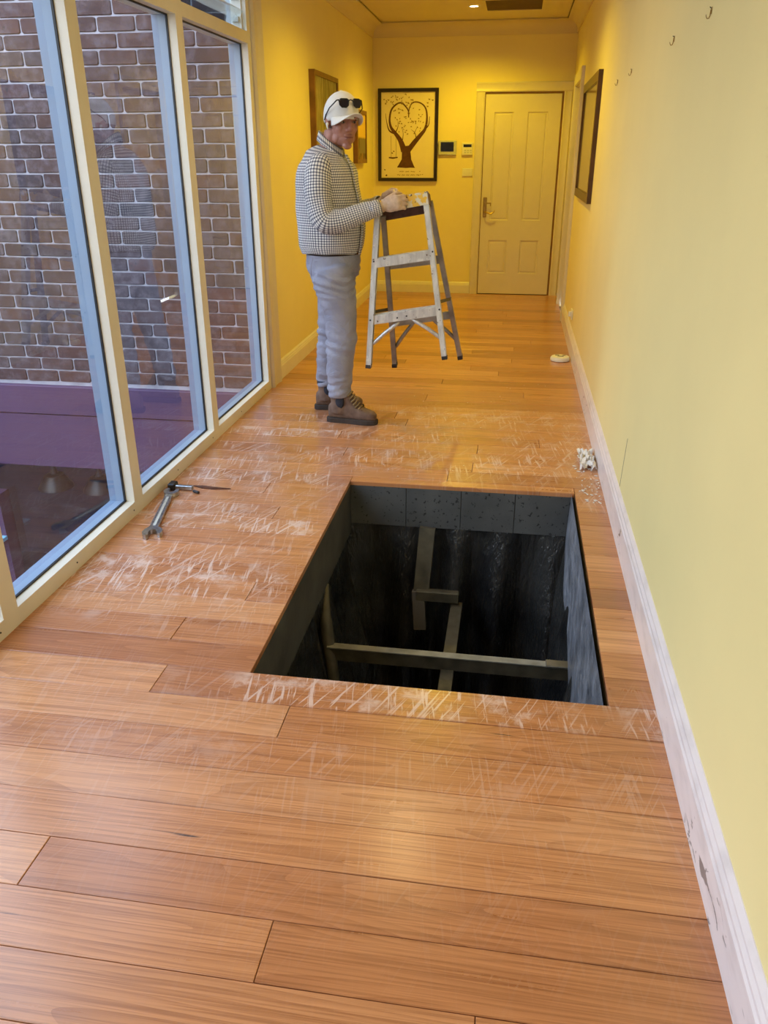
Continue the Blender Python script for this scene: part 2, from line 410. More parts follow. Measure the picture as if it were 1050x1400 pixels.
# cove cornices
def cornice(name, p, q, nrm):
    bm = bmesh.new(); p, q, nrm = Vector(p), Vector(q), Vector(nrm); s = .115
    prof = [(0, -s-.01), (.012, -s-.01), (.012, -s)] + [(s-(s-.012)*math.cos(t)+0, -s+(s-.012)*math.sin(t)) for t in [R(90*i/8) for i in range(0, 9)]] + [(s, 0), (s+.008, 0)]
    prof = sorted(prof, key=lambda v: (v[1], v[0]))
    prof = [(a, b-.0015) for a, b in prof + [(0, 0)]]
    A = [bm.verts.new(p+nrm*a+Vector((0, 0, b))) for a, b in prof]; B = [bm.verts.new(q+nrm*a+Vector((0, 0, b))) for a, b in prof]
    for i in range(len(prof)-1): bm.faces.new((A[i], A[i+1], B[i+1], B[i]))
    bm.faces.new(A); bm.faces.new(B[::-1])
    return T(obj(name, bm, M_ceil, auto=50), kind='structure')
cornice('trim_1', (XL, YB, ZC), (XR, YB, ZC), (0, -1, 0))
cornice('trim_2', (XR, YF, ZC), (XR, YB, ZC), (-1, 0, 0))
cornice('trim_3', (XL, 5.3, ZC), (XL, YB, ZC), (1, 0, 0))
# rounded architrave at the end of the window row
def archi(bm, x, y0, y1, z0, z1, s, t=.022):
    """vertical moulded board on a wall x = const, s = sign into the room"""
    w = y1-y0; prof = [(0, 0), (t*.6, .0), (t*.95, w*.06), (t, w*.16), (t*.75, w*.26), (t*.75, w*.72), (t, w*.82), (t*.9, w*.95), (t*.5, w), (0, w)]
    A = [bm.verts.new((x+s*a, y0+b, z0)) for a, b in prof]; B = [bm.verts.new((x+s*a, y0+b, z1)) for a, b in prof]
    n = len(prof)
    for i in range(n): bm.faces.new((A[i], A[(i+1) % n], B[(i+1) % n], B[i]))
    bm.faces.new(A); bm.faces.new(B[::-1]); return bm
T(obj('trim_4', archi(bmesh.new(), XL, 5.155, 5.365, 0, ZC-.02, 1, .034), M_door, auto=40), kind='structure')

# ------------------------------------------------------------------ the row of windows (left)
FX = -1.587
edges = [2.110-1.0033*k for k in range(0, 5)][::-1] + [3.100, 4.110, 5.125]       # far edge of each mullion face
wn = 0
for i in range(len(edges)):
    yf = edges[i]                       # bay runs from the previous far edge to this post
    yn = edges[i-1] if i else YF
    last = i == len(edges)-1
    y1 = 5.095 if last else yf-.082      # near face of the post
    wn += 1
    w = T(empty('window_%d' % wn, (FX, yn, 0)), kind='structure')
    obj('mullion', BX(-1.636, FX, y1, 5.155 if last else yf, 0, ZC), M_frame, w)
    obj('sill', BX(-1.636, FX, yn, y1, 0, .062), M_frame, w)
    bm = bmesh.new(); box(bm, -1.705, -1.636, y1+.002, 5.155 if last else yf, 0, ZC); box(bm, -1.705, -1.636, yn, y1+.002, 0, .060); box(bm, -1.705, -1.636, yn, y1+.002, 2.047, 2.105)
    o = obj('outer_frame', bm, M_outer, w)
    obj('transom', BX(-1.70, FX, yn, y1, 2.045, 2.105), M_frame, w)
    obj('head', BX(-1.70, FX, yn, y1, 2.62, ZC), M_frame, w)
    g0, g1 = -1.635, -1.626            # black gasket frame
    bm = bmesh.new(); s = .006
    box(bm, g0, g1, yn, y1, .062, .062+s); box(bm, g0, g1, yn, y1, 2.045-s, 2.045)
    box(bm, g0, g1, yn, yn+s, .062+s, 2.045-s); box(bm, g0, g1, y1-s, y1, .062+s, 2.045-s)
    obj('gasket', bm, M_black, w)
    bm = bmesh.new()
    vs = [bm.verts.new(v) for v in ((-1.6305, yn+.002, .064), (-1.6305, y1-.002, .064), (-1.6305, y1-.002, 2.043), (-1.6305, yn+.002, 2.043))]; bm.faces.new(vs)
    obj('glass_pane', bm, M_glass, w)
    # louvre gallery above the transom
    for y_a, y_b in ((yn, yn+.012), (y1-.012, y1)):
        obj('louvre_channel', BX(-1.672, -1.612, y_a, y_b, 2.105, 2.62), M_plastic, w)
    zz = 2.115
    while zz < 2.60:
        bm = bmesh.new(); beam(bm, (-1.645, yn+.014, zz+.05), (-1.645, y1-.014, zz+.05), .006, .125)
        bmesh.ops.rotate(bm, verts=bm.verts, cent=(-1.645, 0, zz+.05), matrix=Matrix.Rotation(R(52), 3, 'Y'))
        obj('louvre_blade', bm, M_louvre, w)
        obj('louvre_clip', BX(-1.665, -1.625, y1-.030, y1-.012, zz+.035, zz+.06), M_silver, w)
        zz += .105
# small screws in the sill face
bm = bmesh.new()
for k in range(9):
    bmesh.ops.create_cone(bm, cap_ends=True, segments=8, radius1=.004, radius2=.003, depth=.003, matrix=Matrix.Translation((FX+.0005, 1.0+k*.5, .03)) @ Matrix.Rotation(R(90), 4, 'Y'))
T(obj('trim_5', BX(-1.712, -1.588, YF, 5.155, -.14, 0), M_frame), kind='structure')
obj('screw_head', bm, M_black_steel, bpy.data.objects['trim_5'])

# ------------------------------------------------------------------ courtyard outside
wb = T(obj('wall_courtyard', BX(-8.0, -1.72, 5.306, 5.55, -.085, 3.6), M_mortar), kind='structure')
def brick_mesh(seed):
    r = random.Random(seed); L, H, D = .1205, .0395, .012
    def ring(y, ins, rad):
        out = []
        for sx, sz in ((-1, -1), (1, -1), (1, 1), (-1, 1)):
            cx, cz = sx*(L-ins), sz*(H-ins)
            a = [(cx, cz-sz*rad), (cx-sx*rad*.35, cz-sz*rad*.35), (cx-sx*rad*1.3, cz)]
            if sx*sz > 0: a = a
            else: a = a[::-1]
            out += a
        return out
    rads = [r.uniform(.006, .014) for _ in range(4)]
    bm = bmesh.new(); V = []
    outer = ring(0, 0, .010); jit = [(r.uniform(-.0018, .0018), r.uniform(-.0018, .0018)) for _ in outer]
    for y, ins in ((D, 0), (-.004+.008, 0), (-.001, .004)):
        V.append([bm.verts.new((a*(1-ins/L)+j[0], y, b*(1-ins/H)+j[1])) for (a, b), j in zip(outer, jit)])
    n = len(outer)
    for i in range(2):
        for k in range(n): bm.faces.new((V[i][k], V[i][(k+1) % n], V[i+1][(k+1) % n], V[i+1][k]))
    bm.faces.new(V[2])
    bmesh.ops.recalc_face_normals(bm, faces=bm.faces)
    me = bpy.data.meshes.new('brick'); bm.to_mesh(me); bm.free(); me.materials.append(M_brick); return me
bmes = [brick_mesh(s) for s in range(4)]
spots = []
for row in range(-1, 42):
    z = -.06+.045+.0881*row
    x = -1.60 - (.1255 if row % 2 else 0) + random.uniform(-.012, .012)+.0
    while x > -7.9:
        if x-.118 < -1.79: spots.append((x, z+random.uniform(-.0015, .0015)))
        x -= .251
spots = [s for s in spots if s[1] > -.05]
def vis(s):
    return (abs(s[0]+3.0)/1.45)**2 + (abs(s[1]-1.1)/1.5)**2
spots.sort(key=vis)
sb = bmesh.new()
for i, (x, z) in enumerate(spots):
    me = bmes[i % 4]; k_ = 1.0
    if x+.118 > -1.728: k_ = (-1.728-(x-.118))/.236; x = (x-.118-1.728)/2      # cut brick against the frame
    if i < 298:
        o = bpy.data.objects.new('brick', me); C.objects.link(o); o.parent = wb; o.location = (x, 5.298, z); o.scale = (k_, 1, 1)
        o.rotation_euler = (random.uniform(-.02, .02), random.uniform(-.012, .012), random.uniform(-.012, .012))
    else:
        n0 = len(sb.verts); sb.from_mesh(me); sb.verts.ensure_lookup_table()
        bmesh.ops.translate(sb, verts=sb.verts[n0:], vec=(x, 5.298, z))
T(obj('brick_field', sb, M_brick, wb), kind='stuff')
fb = T(obj('trim_6', BX(-8.0, -1.72, 5.27, 5.5, -.72, -.307), M_purple), kind='structure')
T(obj('trim_7', BX(-8.0, -1.72, 5.262, 5.5, -.300, -.086, bev=.004), M_purple), kind='structure')
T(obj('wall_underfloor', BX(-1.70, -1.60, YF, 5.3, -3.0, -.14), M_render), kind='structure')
# lower storey: dark room behind a big pane, with two pendants inside
bm = bmesh.new()
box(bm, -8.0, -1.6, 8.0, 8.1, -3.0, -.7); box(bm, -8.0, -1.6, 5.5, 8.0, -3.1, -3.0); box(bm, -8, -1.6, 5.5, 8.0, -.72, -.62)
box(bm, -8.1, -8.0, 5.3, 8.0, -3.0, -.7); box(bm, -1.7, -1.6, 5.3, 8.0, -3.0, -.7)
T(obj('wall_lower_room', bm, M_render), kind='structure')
bm = bmesh.new(); bm.faces.new([bm.verts.new(v) for v in ((-7.9, 5.40, -2.95), (-1.7, 5.40, -2.95), (-1.7, 5.40, -.72), (-7.9, 5.40, -.72))])
w = T(empty('window_%d' % (wn+1), (-4.8, 5.4, -2.95)), kind='structure')
obj('glass_pane', bm, M_glass, w)
obj('post', BX(-4.6, -3.93, 5.28, 5.42, -2.0, -1.00), M_purple, w)
T(obj('wall_sky_block_left', BX(-8.2, -8.0, YF-3, 5.5, -3.0, 2.2), M_ext), kind='structure')  # unseen wall, added to limit the sky over the courtyard
T(obj('wall_sky_block_front', BX(-8.2, -1.7, YF-3.2, YF-3, -3.0, 2.2), M_ext), kind='structure')  # unseen wall, added so skylight falls only from above
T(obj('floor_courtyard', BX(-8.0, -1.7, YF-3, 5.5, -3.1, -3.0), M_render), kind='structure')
sb_ = T(empty('outside_vent_box', (-4.02, 5.2, -1.62)), 'pale blue box fixed to the plum post outside the near window', 'box')
obj('box_body', BX(-4.10, -3.985, 5.20, 5.28, -1.64, -1.385, bev=.004), M_blue, sb_)
obj('box_lid', BX(-4.12, -3.925, 5.18, 5.28, -1.385, -1.355), M_blue, sb_)
for i, (px, py) in enumerate(((-3.63, 5.62), (-3.235, 5.62))):
    o = T(empty('pendant_lamp', (px, py, -1.035)), ['black conical pendant lamp behind the lower glass, left one', 'black conical pendant lamp behind the lower glass, right one'][i], 'lamp', 'pendant lamps behind the lower courtyard glass')
    bm = bmesh.new(); N = 24; pr = [(.142, -1.045), (.140, -1.035), (.075, -.935), (.035, -.925), (.032, -.92)]
    rg = [[bm.verts.new((px+r*math.cos(t), py+r*math.sin(t), z)) for t in [2*math.pi*k/N for k in range(N)]] for r, z in pr]
    for a, b in zip(rg[:-1], rg[1:]):
        for k in range(N): bm.faces.new((a[k], a[(k+1) % N], b[(k+1) % N], b[k]))
    obj('lamp_shade', bm, M_shade, o, auto=40)
    obj('lamp_cap', TB([(px, py, -.925), (px, py, -.86)], [.03, .018], 12), M_shade, o)
    obj('cord', TB([(px, py, -.86), (px, py, -.72)], .004, 6), M_shade, o)

# ------------------------------------------------------------------ back door and right door
def panel_door(name, parent, w, h, recessed, mat):
    """door leaf in local x (width) / z, face at y=0 towards -y, with sunk panels"""
    bm = bmesh.new(); xs = sorted({0, w, *[a for r in recessed for a in r[:2]]}); zs = sorted({0, h, *[a for r in recessed for a in r[2:]]})
    for i in range(len(xs)-1):
        for j in range(len(zs)-1):
            x0, x1, z0, z1 = xs[i], xs[i+1], zs[j], zs[j+1]
            if any(r[0] <= x0+1e-6 and r[1] >= x1-1e-6 and r[2] <= z0+1e-6 and r[3] >= z1-1e-6 for r in recessed): continue
            bm.faces.new([bm.verts.new(v) for v in ((x0, 0, z0), (x1, 0, z0), (x1, 0, z1), (x0, 0, z1))])
    for x0, x1, z0, z1 in recessed:
        st = [(0, 0), (.006, .009), (.016, .011), (.022, .005), (.030, .004)]
        prev = None
        for ins, dep in st:
            cur = [bm.verts.new(v) for v in ((x0+ins, dep, z0+ins), (x1-ins, dep, z0+ins), (x1-ins, dep, z1-ins), (x0+ins, dep, z1-ins))]
            if prev:
                for k in range(4): bm.faces.new((prev[k], prev[(k+1) % 4], cur[(k+1) % 4], cur[k]))
            prev = cur
        bm.faces.new(prev)
    b = [bm.verts.new(v) for v in ((0, 0, 0), (w, 0, 0), (w, 0, h), (0, 0, h))]; c = [bm.verts.new(v) for v in ((0, .035, 0), (w, .035, 0), (w, .035, h), (0, .035, h))]
    for k in range(4): bm.faces.new((b[k], b[(k+1) % 4], c[(k+1) % 4], c[k]))
    bm.faces.new(c)
    bmesh.ops.remove_doubles(bm, verts=bm.verts, dist=1e-5)
    return obj(name, bm, mat, parent, world=False)
d1 = T(empty('door_1', (-.391, YB-.038, 0.008)), kind='structure')
panel_door('door_leaf', d1, .783, 2.028, [(.095, .300, .790, 1.860), (.445, .650, .790, 1.860), (.095, .300, .225, .580), (.445, .650, .225, .580)], M_door)
obj('door_bottom_gap', BX(-.391, .392, YB-.03, YB, 0.0, .008), M_black, d1)
# stop beads + architraves
def arch_x(bm, x0, x1, z0, z1, t=.020):
    w = x1-x0; prof = [(0, 0), (t*.6, 0), (t, w*.12), (t*.75, w*.28), (t*.75, w*.78), (t*.95, w*.86), (t*.5, w), (0, w)]
    A = [bm.verts.new((x0+b, YB-.030-a, z0)) for a, b in prof]; B = [bm.verts.new((x0+b, YB-.030-a, z1)) for a, b in prof]
    n = len(prof)
    for i in range(n): bm.faces.new((A[i], A[(i+1) % n], B[(i+1) % n], B[i]))
    bm.faces.new(A); bm.faces.new(B[::-1])
bm = bmesh.new(); arch_x(bm, -.492, -.400, 0, 2.056); arch_x(bm, .412, .500, 0, 2.056)
w_ = .094; prof = [(0, 0), (.012, 0), (.020, .011), (.015, .026), (.015, .072), (.019, .080), (.010, w_), (0, w_)]
A = [bm.verts.new((-.492, YB-.030-a, 2.056+b)) for a, b in prof]; B = [bm.verts.new((.500, YB-.030-a, 2.056+b)) for a, b in prof]
for i in range(len(prof)): bm.faces.new((A[i], A[(i+1) % len(prof)], B[(i+1) % len(prof)], B[i]))
bm.faces.new(A); bm.faces.new(B[::-1])
box(bm, -.492, -.400, YB-.030, YB, 0, 2.15); box(bm, .412, .502, YB-.030, YB, 0, 2.15); box(bm, -.400, .412, YB-.030, YB, 2.056, 2.15)
obj('door_frame', bm, M_door, d1, auto=40)
bm = bmesh.new(); box(bm, -.400, -.3925, YB-.030, YB, 0, 2.056); box(bm, .3935, .412, YB-.034, YB, 0, 2.056); box(bm, -.400, .412, YB-.030, YB, 2.040, 2.056)
obj('door_jamb', bm, M_fwood, d1)  # brown jamb strip paints the shadow of the door reveal
# brass lever handle set
hp = obj('handle_plate', BX(-.372, -.332, YB-.046, YB-.037, .830, 1.035, bev=.006), M_brass, d1)
obj('door_lever', TB([(-.352, YB-.046, .885), (-.352, YB-.085, .885), (-.330, YB-.092, .880), (-.285, YB-.092, .868), (-.250, YB-.090, .885), (-.243, YB-.088, .905)], [.009, .009, .008, .008, .007, .006], 8), M_brass, hp, smooth=True)
kb = obj('key', TB([(-.352, YB-.046, .975), (-.352, YB-.075, .975)], .006, 8), M_brass, hp, smooth=True)
bm = bmesh.new(); box(bm, -.352, -.285, YB-.074, YB-.069, .968, .980); box(bm, -.295, -.285, YB-.074, YB-.069, .945, .972); obj('key_tag', bm, M_brass, hp)

d2 = T(empty('door_2', (XR, 8.0, 0)), kind='structure')
bm = bmesh.new(); archi(bm, XR, 7.90, 8.0, 0, 2.15, -1, .028); archi(bm, XR, 8.86, 8.95, 0, 2.15, -1, .028); box(bm, XR-.026, XR, 8.0, 8.86, 2.06, 2.15)
obj('door_frame', bm, M_door, d2, auto=40)
bm = bmesh.new(); box(bm, XR, XR+.12, 8.0, 8.012, 0, 2.06); box(bm, XR, XR+.12, 8.848, 8.86, 0, 2.06); box(bm, XR, XR+.12, 8.012, 8.848, 2.048, 2.06); obj('door_jamb', bm, M_door, d2)
obj('door_leaf', BX(XR+.05, XR+.085, 8.014, 8.846, .008, 2.046), M_door, d2)

# ------------------------------------------------------------------ ceiling things
for i, ly in enumerate((8.55, 6.05, 3.85, 1.35, -1.1)):
    o = T(empty('downlight', (-.50, ly, ZC)), ['lit recessed round downlight at the far end of the ceiling, beside the dark grille', 'recessed downlight above the man and ladder, second from the far end',
          'recessed downlight above the floor opening', 'recessed downlight in the ceiling just ahead of the camera', 'recessed downlight in the ceiling behind the camera'][i], 'light', 'recessed downlights along the ceiling')
    N = 24
    bm = bmesh.new()
    for (ra, za), (rb, zb) in (((.036, ZC-.002), (.040, ZC-.006)), ((.040, ZC-.006), (.056, ZC-.006)), ((.056, ZC-.006), (.060, ZC-.0005))):
        for k in range(N):
            t0, t1 = 2*math.pi*k/N, 2*math.pi*(k+1)/N
            bm.faces.new([bm.verts.new((-.50+r*math.cos(t), ly+r*math.sin(t), z)) for r, z, t in ((ra, za, t0), (ra, za, t1), (rb, zb, t1), (rb, zb, t0))])
    bmesh.ops.remove_doubles(bm, verts=bm.verts, dist=1e-5)
    obj('trim_ring', bm, M_plastic, o)
    me_ = Mt('lamp_lens', (1, 1, 1), .3); me_.b.inputs['Emission Color'].default_value = (1, .80, .48, 1); me_.b.inputs['Emission Strength'].default_value = 30
    bm = bmesh.new(); bmesh.ops.create_circle(bm, cap_ends=True, segments=24, radius=.036, matrix=Matrix.Translation((-.50, ly, ZC-.003))); obj('lens', bm, me_.m, o)
    l = bpy.data.lights.new('downlight_lamp', 'SPOT'); l.energy = LAMP*(1.0 if i < 2 else .26); l.color = LAMP_COL if i < 2 else (1.0, .72, .32); l.spot_size = R(152); l.spot_blend = .65; l.shadow_soft_size = .035
    lo = bpy.data.objects.new('downlight_lamp', l); C.objects.link(lo); lo.parent = o; lo.location = (0, 0, -.012)
g = T(empty('air_grille', (-.13, 8.5, ZC)), 'dark return air grille in a pale frame on the ceiling above the far door', 'vent')
bm = bmesh.new(); gx0, gx1, gy0, gy1 = -.385, .115, 8.22, 8.78
for a in ((gx0-.03, gx1+.03, gy0-.03, gy0), (gx0-.03, gx1+.03, gy1, gy1+.03), (gx0-.03, gx0, gy0, gy1), (gx1, gx1+.03, gy0, gy1)): box(bm, *a, ZC-.012, ZC)
obj('grille_frame', bm, M_ceil, g)
obj('filter', BX(gx0, gx1, gy0, gy1, ZC-.003, ZC), mottled('dark_filter', (.10, .055, .02), .9), g)
for k in range(18):
    y = gy0+.016+k*.031
    bm = bmesh.new(); beam(bm, (gx0, y, ZC-.007), (gx1, y, ZC-.007), .016, .002); obj('grille_blade', bm, mottled('brown_grille', (.15, .08, .03), .6) if k == 0 else bpy.data.materials['brown_grille'], g)

# ------------------------------------------------------------------ things on the walls
def frame_back(name, x0, x1, z0, z1, fwid, mat, y=YB, d=.03):
    bm = bmesh.new()
    for a in ((x0, x1, z0, z0+fwid), (x0, x1, z1-fwid, z1), (x0, x0+fwid, z0+fwid, z1-fwid), (x1-fwid, x1, z0+fwid, z1-fwid)): box(bm, a[0], a[1], y-d, y, a[2], a[3])
    return bm
tp = T(empty('tree_picture', (-1.215, YB, 1.2)), 'black framed print of a brown heart shaped tree with a swing', 'picture')
tx0, tx1, tz0, tz1 = -1.540, -.890, 1.195, 2.105
obj('picture_frame', frame_back('f', tx0, tx1, tz0, tz1, .034, M_fblack), M_fblack, tp)
pr = obj('print', BX(tx0+.03, tx1-.03, YB-.014, YB, tz0+.03, tz1-.03), M_paper, tp)
def PT(u, v): return (tx0+.034+u*(tx1-tx0-.068), YB-.0150, tz1-.034-v*(tz1-tz0-.068))   # u right, v down, 0..1
RB = [0]
def ribbon(bm, pts, ws):
    RB[0] += 1; P = [Vector(PT(*p))-Vector((0, .00004*(RB[0] % 30), 0)) for p in pts]
    # Catmull-Rom refine
    Q, W = [], []
    for i in range(len(P)-1):
        a, b, c, d = P[max(i-1, 0)], P[i], P[i+1], P[min(i+2, len(P)-1)]
        for s in range(5):
            t = s/5; Q.append(.5*((2*b)+(c-a)*t+(2*a-5*b+4*c-d)*t*t+(3*b-a-3*c+d)*t**3)); W.append(ws[i]*(1-t)+ws[i+1]*t)
    Q.append(P[-1]); W.append(ws[-1])
    L = []
    for i, q in enumerate(Q):
        d = Q[min(i+1, len(Q)-1)]-Q[max(i-1, 0)]; d.normalize(); nn = Vector((-d.z, 0, d.x))
        L.append((bm.verts.new(q+nn*W[i]/2), bm.verts.new(q-nn*W[i]/2)))
    for a, b in zip(L[:-1], L[1:]): bm.faces.new((a[0], a[1], b[1], b[0]))
bm = bmesh.new()
ribbon(bm, [(.47, .875), (.475, .78), (.47, .70), (.46, .62)], [.20, .105, .095, .09])
ribbon(bm, [(.47, .875), (.35, .872), (.30, .874)], [.012, .008, .003]); ribbon(bm, [(.47, .875), (.58, .872), (.625, .874)], [.012, .008, .003])
ribbon(bm, [(.43, .68), (.36, .56), (.26, .47), (.18, .40), (.155, .31), (.19, .20), (.29, .135), (.38, .125), (.46, .17), (.505, .22), (.51, .29)], [.07, .050, .036, .026, .020, .018, .015, .014, .014, .012, .010])
ribbon(bm, [(.50, .68), (.62, .58), (.74, .49), (.82, .42), (.85, .31), (.83, .20), (.76, .14), (.66, .115), (.58, .125), (.53, .17), (.51, .23)], [.055, .050, .040, .028, .020, .016, .013, .012, .012, .010, .008])
ribbon(bm, [(.26, .475), (.15, .44), (.10, .34), (.08, .24)], [.022, .014, .007, .003]); ribbon(bm, [(.26, .47), (.31, .40), (.31, .33)], [.012, .007, .003])
ribbon(bm, [(.80, .43), (.88, .38), (.90, .28)], [.018, .010, .004]); ribbon(bm, [(.66, .55), (.63, .47), (.56, .43)], [.010, .006, .002]); ribbon(bm, [(.62, .47), (.68, .39)], [.006, .002])
ribbon(bm, [(.40, .55), (.41, .47), (.38, .40)], [.008, .005, .002])
obj('tree_drawing', bm, M_ink, pr)
bm = bmesh.new(); ribbon(bm, [(.18, .50), (.185, .62), (.185, .755)], [.003, .003, .003]); ribbon(bm, [(.275, .53), (.28, .62), (.28, .755)], [.003, .003, .003]); ribbon(bm, [(.14, .757), (.22, .762), (.31, .755)], [.012, .015, .010])
for u, v in ((.205, .70), (.235, .68), (.065, .90), (.09, .97), (.10, .965)): ribbon(bm, [(u-.012, v), (u+.012, v+.006)], [.012, .008])
T(obj('swing_drawing', bm, M_ink, pr), kind='stuff')
rg = random.Random(5); bm = bmesh.new()
for k in range(95):
    if k < 62:
        t = rg.uniform(0, 2*math.pi); rr_ = rg.uniform(0, 1)**.6; u = .51+.33*rr_*math.cos(t); v = .32+.20*rr_*math.sin(t)
        if v > .45 and abs(u-.5) > (.55-v)*1.6: continue
    else: u = rg.uniform(.05, .60); v = rg.uniform(.03, .14)+.25*max(0, .16-u)
    a = rg.uniform(0, 6.28); ribbon(bm, [(u, v), (u+.018*math.cos(a), v+.012*math.sin(a)), (u+.034*math.cos(a), v+.022*math.sin(a))], [.002, rg.uniform(.008, .014), .002])
for u, v in ((.87, .08), (.93, .09), (.84, .12), (.84, .16), (.57, .33), (.62, .33)): ribbon(bm, [(u, v), (u+.02, v+.008), (u+.035, v+.002)], [.004, .013, .004])
T(obj('leaves_drawing', bm, M_ink2, pr), kind='stuff')
bm = bmesh.new()          # two lines of faint handwriting under the tree
for v, u0, u1 in ((.925, .34, .63), (.965, .30, .68)):
    u = u0
    while u < u1:
        L = rg.uniform(.05, .10); n = int(L/.010); ribbon(bm, [(u+.010*j, v+(.007 if j % 2 else -.007)*rg.uniform(.4, 1.3)) for j in range(n+1)], [.0032]*(n+1)); u += L+.022
for u, v in ((.73, .925), (.74, .965), (.78, .962), (.71, .972)): ribbon(bm, [(u-.008, v), (u+.014, v-.006)], [.007, .004])
T(obj('handwriting', bm, M_ink2, pr), kind='stuff')
def wall_left_pic(name, label, y0, y1, z0, z1, matimg, frame_mat, fwid=.035, depth=.045):
    o = T(empty(name, (XL, (y0+y1)/2, z0)), label, 'picture')
    bm = bmesh.new()
    for a in ((y0, y1, z0, z0+fwid), (y0, y1, z1-fwid, z1), (y0, y0+fwid, z0+fwid, z1-fwid), (y1-fwid, y1, z0+fwid, z1-fwid)): box(bm, XL, XL+depth, a[0], a[1], a[2], a[3])
    obj('picture_frame', bm, frame_mat, o); obj('painting', BX(XL, XL+depth-.01, y0+fwid, y1-fwid, z0+fwid, z1-fwid), matimg, o); return o
def mat_forest():
    m = Mt('forest_painting', (.2, .2, .1), .5); p = m.pos(); v = m.vmul(p, (1, 26, 3.0)); n1 = m.noise(v, 1.0, 4, .6)
    c = m.ramp(n1, [(.30, (.05, .05, .018)), (.45, (.20, .17, .06)), (.55, (.42, .36, .20)), (.62, (.16, .19, .05)), (.72, (.55, .48, .33))])
    m.link(c, 'Base Color'); return m.m
def mat_still():
    m = Mt('still_life_painting', (.2, .12, .05), .5); x, y, z = m.sep(m.pos())
    c = m.mix(m.step(z, 1.60, 1.63), m.mix(m.step(m.noise(m.vmul(m.pos(), (1, 9, 9)), 1.0, 3), .42, .60), (.10, .055, .03), (.30, .17, .07)), (.78, .52, .10))
    c = m.mix(m.math('MULTIPLY', m.step(y, 8.45, 8.5), m.math('MULTIPLY', m.step(z, 1.47, 1.48), m.math('SUBTRACT', 1.0, m.step(z, 1.60, 1.61)))), c, (.20, .17, .12))
    m.link(c, 'Base Color'); return m.m
wall_left_pic('forest_picture', 'framed picture of pale tree trunks on the left wall, behind the man\'s cap', 6.60, 7.47, 1.36, 2.045, mat_forest(), M_fwood)
wall_left_pic('still_life_picture', 'brown and amber picture on the left wall behind the man\'s face, nearest the back wall', 8.32, 8.84, 1.385, 1.86, mat_still(), M_fwood)
rp = T(empty('mirror', (XR, 6.7, 1.15)), 'tall brown framed mirror hanging on the right wall near the far door', 'mirror')
y0, y1, z0, z1, f_ = 6.05, 7.42, 1.145, 1.965, .06
bm = bmesh.new()
for a in ((y0, y1, z0, z0+f_), (y0, y1, z1-f_, z1), (y0, y0+f_, z0+f_, z1-f_), (y1-f_, y1, z0+f_, z1-f_)): box(bm, XR-.03, XR, a[0], a[1], a[2], a[3])
obj('mirror_frame', bm, M_fbrown, rp)
mm = Mt('dim_picture_glass', (.42, .34, .20), .12); mm.b.inputs['Metallic'].default_value = .55
obj('mirror_glass', BX(XR-.018, XR, y0+f_, y1-f_, z0+f_, z1-f_), mm.m, rp)
# video intercom, thermostat, switch
o = T(empty('intercom_screen', (-.782, YB, 1.45)), 'silver wall panel with a black screen right of the tree print', 'intercom')
obj('panel_body', BX(-.879, -.685, YB-.028, YB, 1.457, 1.602, bev=.006), M_silver, o); obj('screen', BX(-.856, -.715, YB-.030, YB-.025, 1.492, 1.585), M_dark, o)
o = T(empty('thermostat', (-.568, YB, 1.45)), 'white thermostat with a small dark display beside the door frame', 'thermostat')
obj('thermostat_body', BX(-.626, -.511, YB-.024, YB, 1.457, 1.579, bev=.004), M_plastic, o); obj('display', BX(-.610, -.524, YB-.0255, YB-.02, 1.535, 1.562), M_dark, o)
bm = bmesh.new(); [box(bm, -.60+i*.03, -.58+i*.03, YB-.026, YB-.02, 1.475+j*.022, 1.487+j*.022) for i in range(3) for j in range(2)]; T(obj('buttons', bm, M_silver, o), kind='stuff')
o = T(empty('light_switch', (-.56, YB, 1.24)), 'white light switch plate under the thermostat', 'switch')
obj('switch_plate', BX(-.616, -.502, YB-.012, YB, 1.245, 1.326, bev=.004), M_plastic, o)
for x in (-.595, -.555, -.535): obj('rocker', BX(x, x+.012, YB-.017, YB-.011, 1.277, 1.299), M_plastic, o)
# picture hooks on the right wall
hl = ['bare picture hook high on the right wall, nearest the camera', 'bare picture hook on the right wall, second from the camera', 'bare picture hook on the right wall, third from the camera', 'bare picture hook on the right wall nearest the brown framed mirror']
for i, y in enumerate((2.706, 3.304, 4.472, 5.075)):
    o = T(empty('picture_hook', (XR, y, 1.80)), hl[i], 'hook', 'bare picture hooks in a row on the right wall')
    obj('hook_plate', BX(XR-.004, XR, y-.006, y+.006, 1.815, 1.845), M_brass, o)
    obj('hook', TB([(XR-.004, y, 1.835), (XR-.006, y, 1.81), (XR-.010, y, 1.798), (XR-.018, y, 1.797), (XR-.023, y, 1.806), (XR-.025, y, 1.814)], [.0035, .0030, .0028, .0026, .0022, .0018], 6), M_brass, o, smooth=True)
    obj('hook_nail', TB([(XR-.002, y, 1.838), (XR-.012, y, 1.846)], .0022, 6), M_black_steel, o)
o = T(empty('wall_socket', (XR, 6.8, .25)), 'small white socket low on the right wall past the smoke alarm', 'socket')
obj('socket_plate', BX(XR-.012, XR, 6.74, 6.86, .225, .30, bev=.004), M_plastic, o); obj('socket_plug', BX(XR-.035, XR-.012, 6.77, 6.81, .245, .285, bev=.004), M_plastic, o)
HS = .58
for o in [o for o in bpy.data.objects if o.name.startswith('picture_hook')]:
    o.scale = (HS, HS, HS); o.location.z = 1.80+.004
    for c in o.children: pass
bm = bmesh.new(); beam(bm, (XR-.0004, 3.20, .40), (XR-.0004, 3.25, .17), .003, .0008, (1, 0, 0)); obj('pencil_mark', bm, M_black_steel, wr)

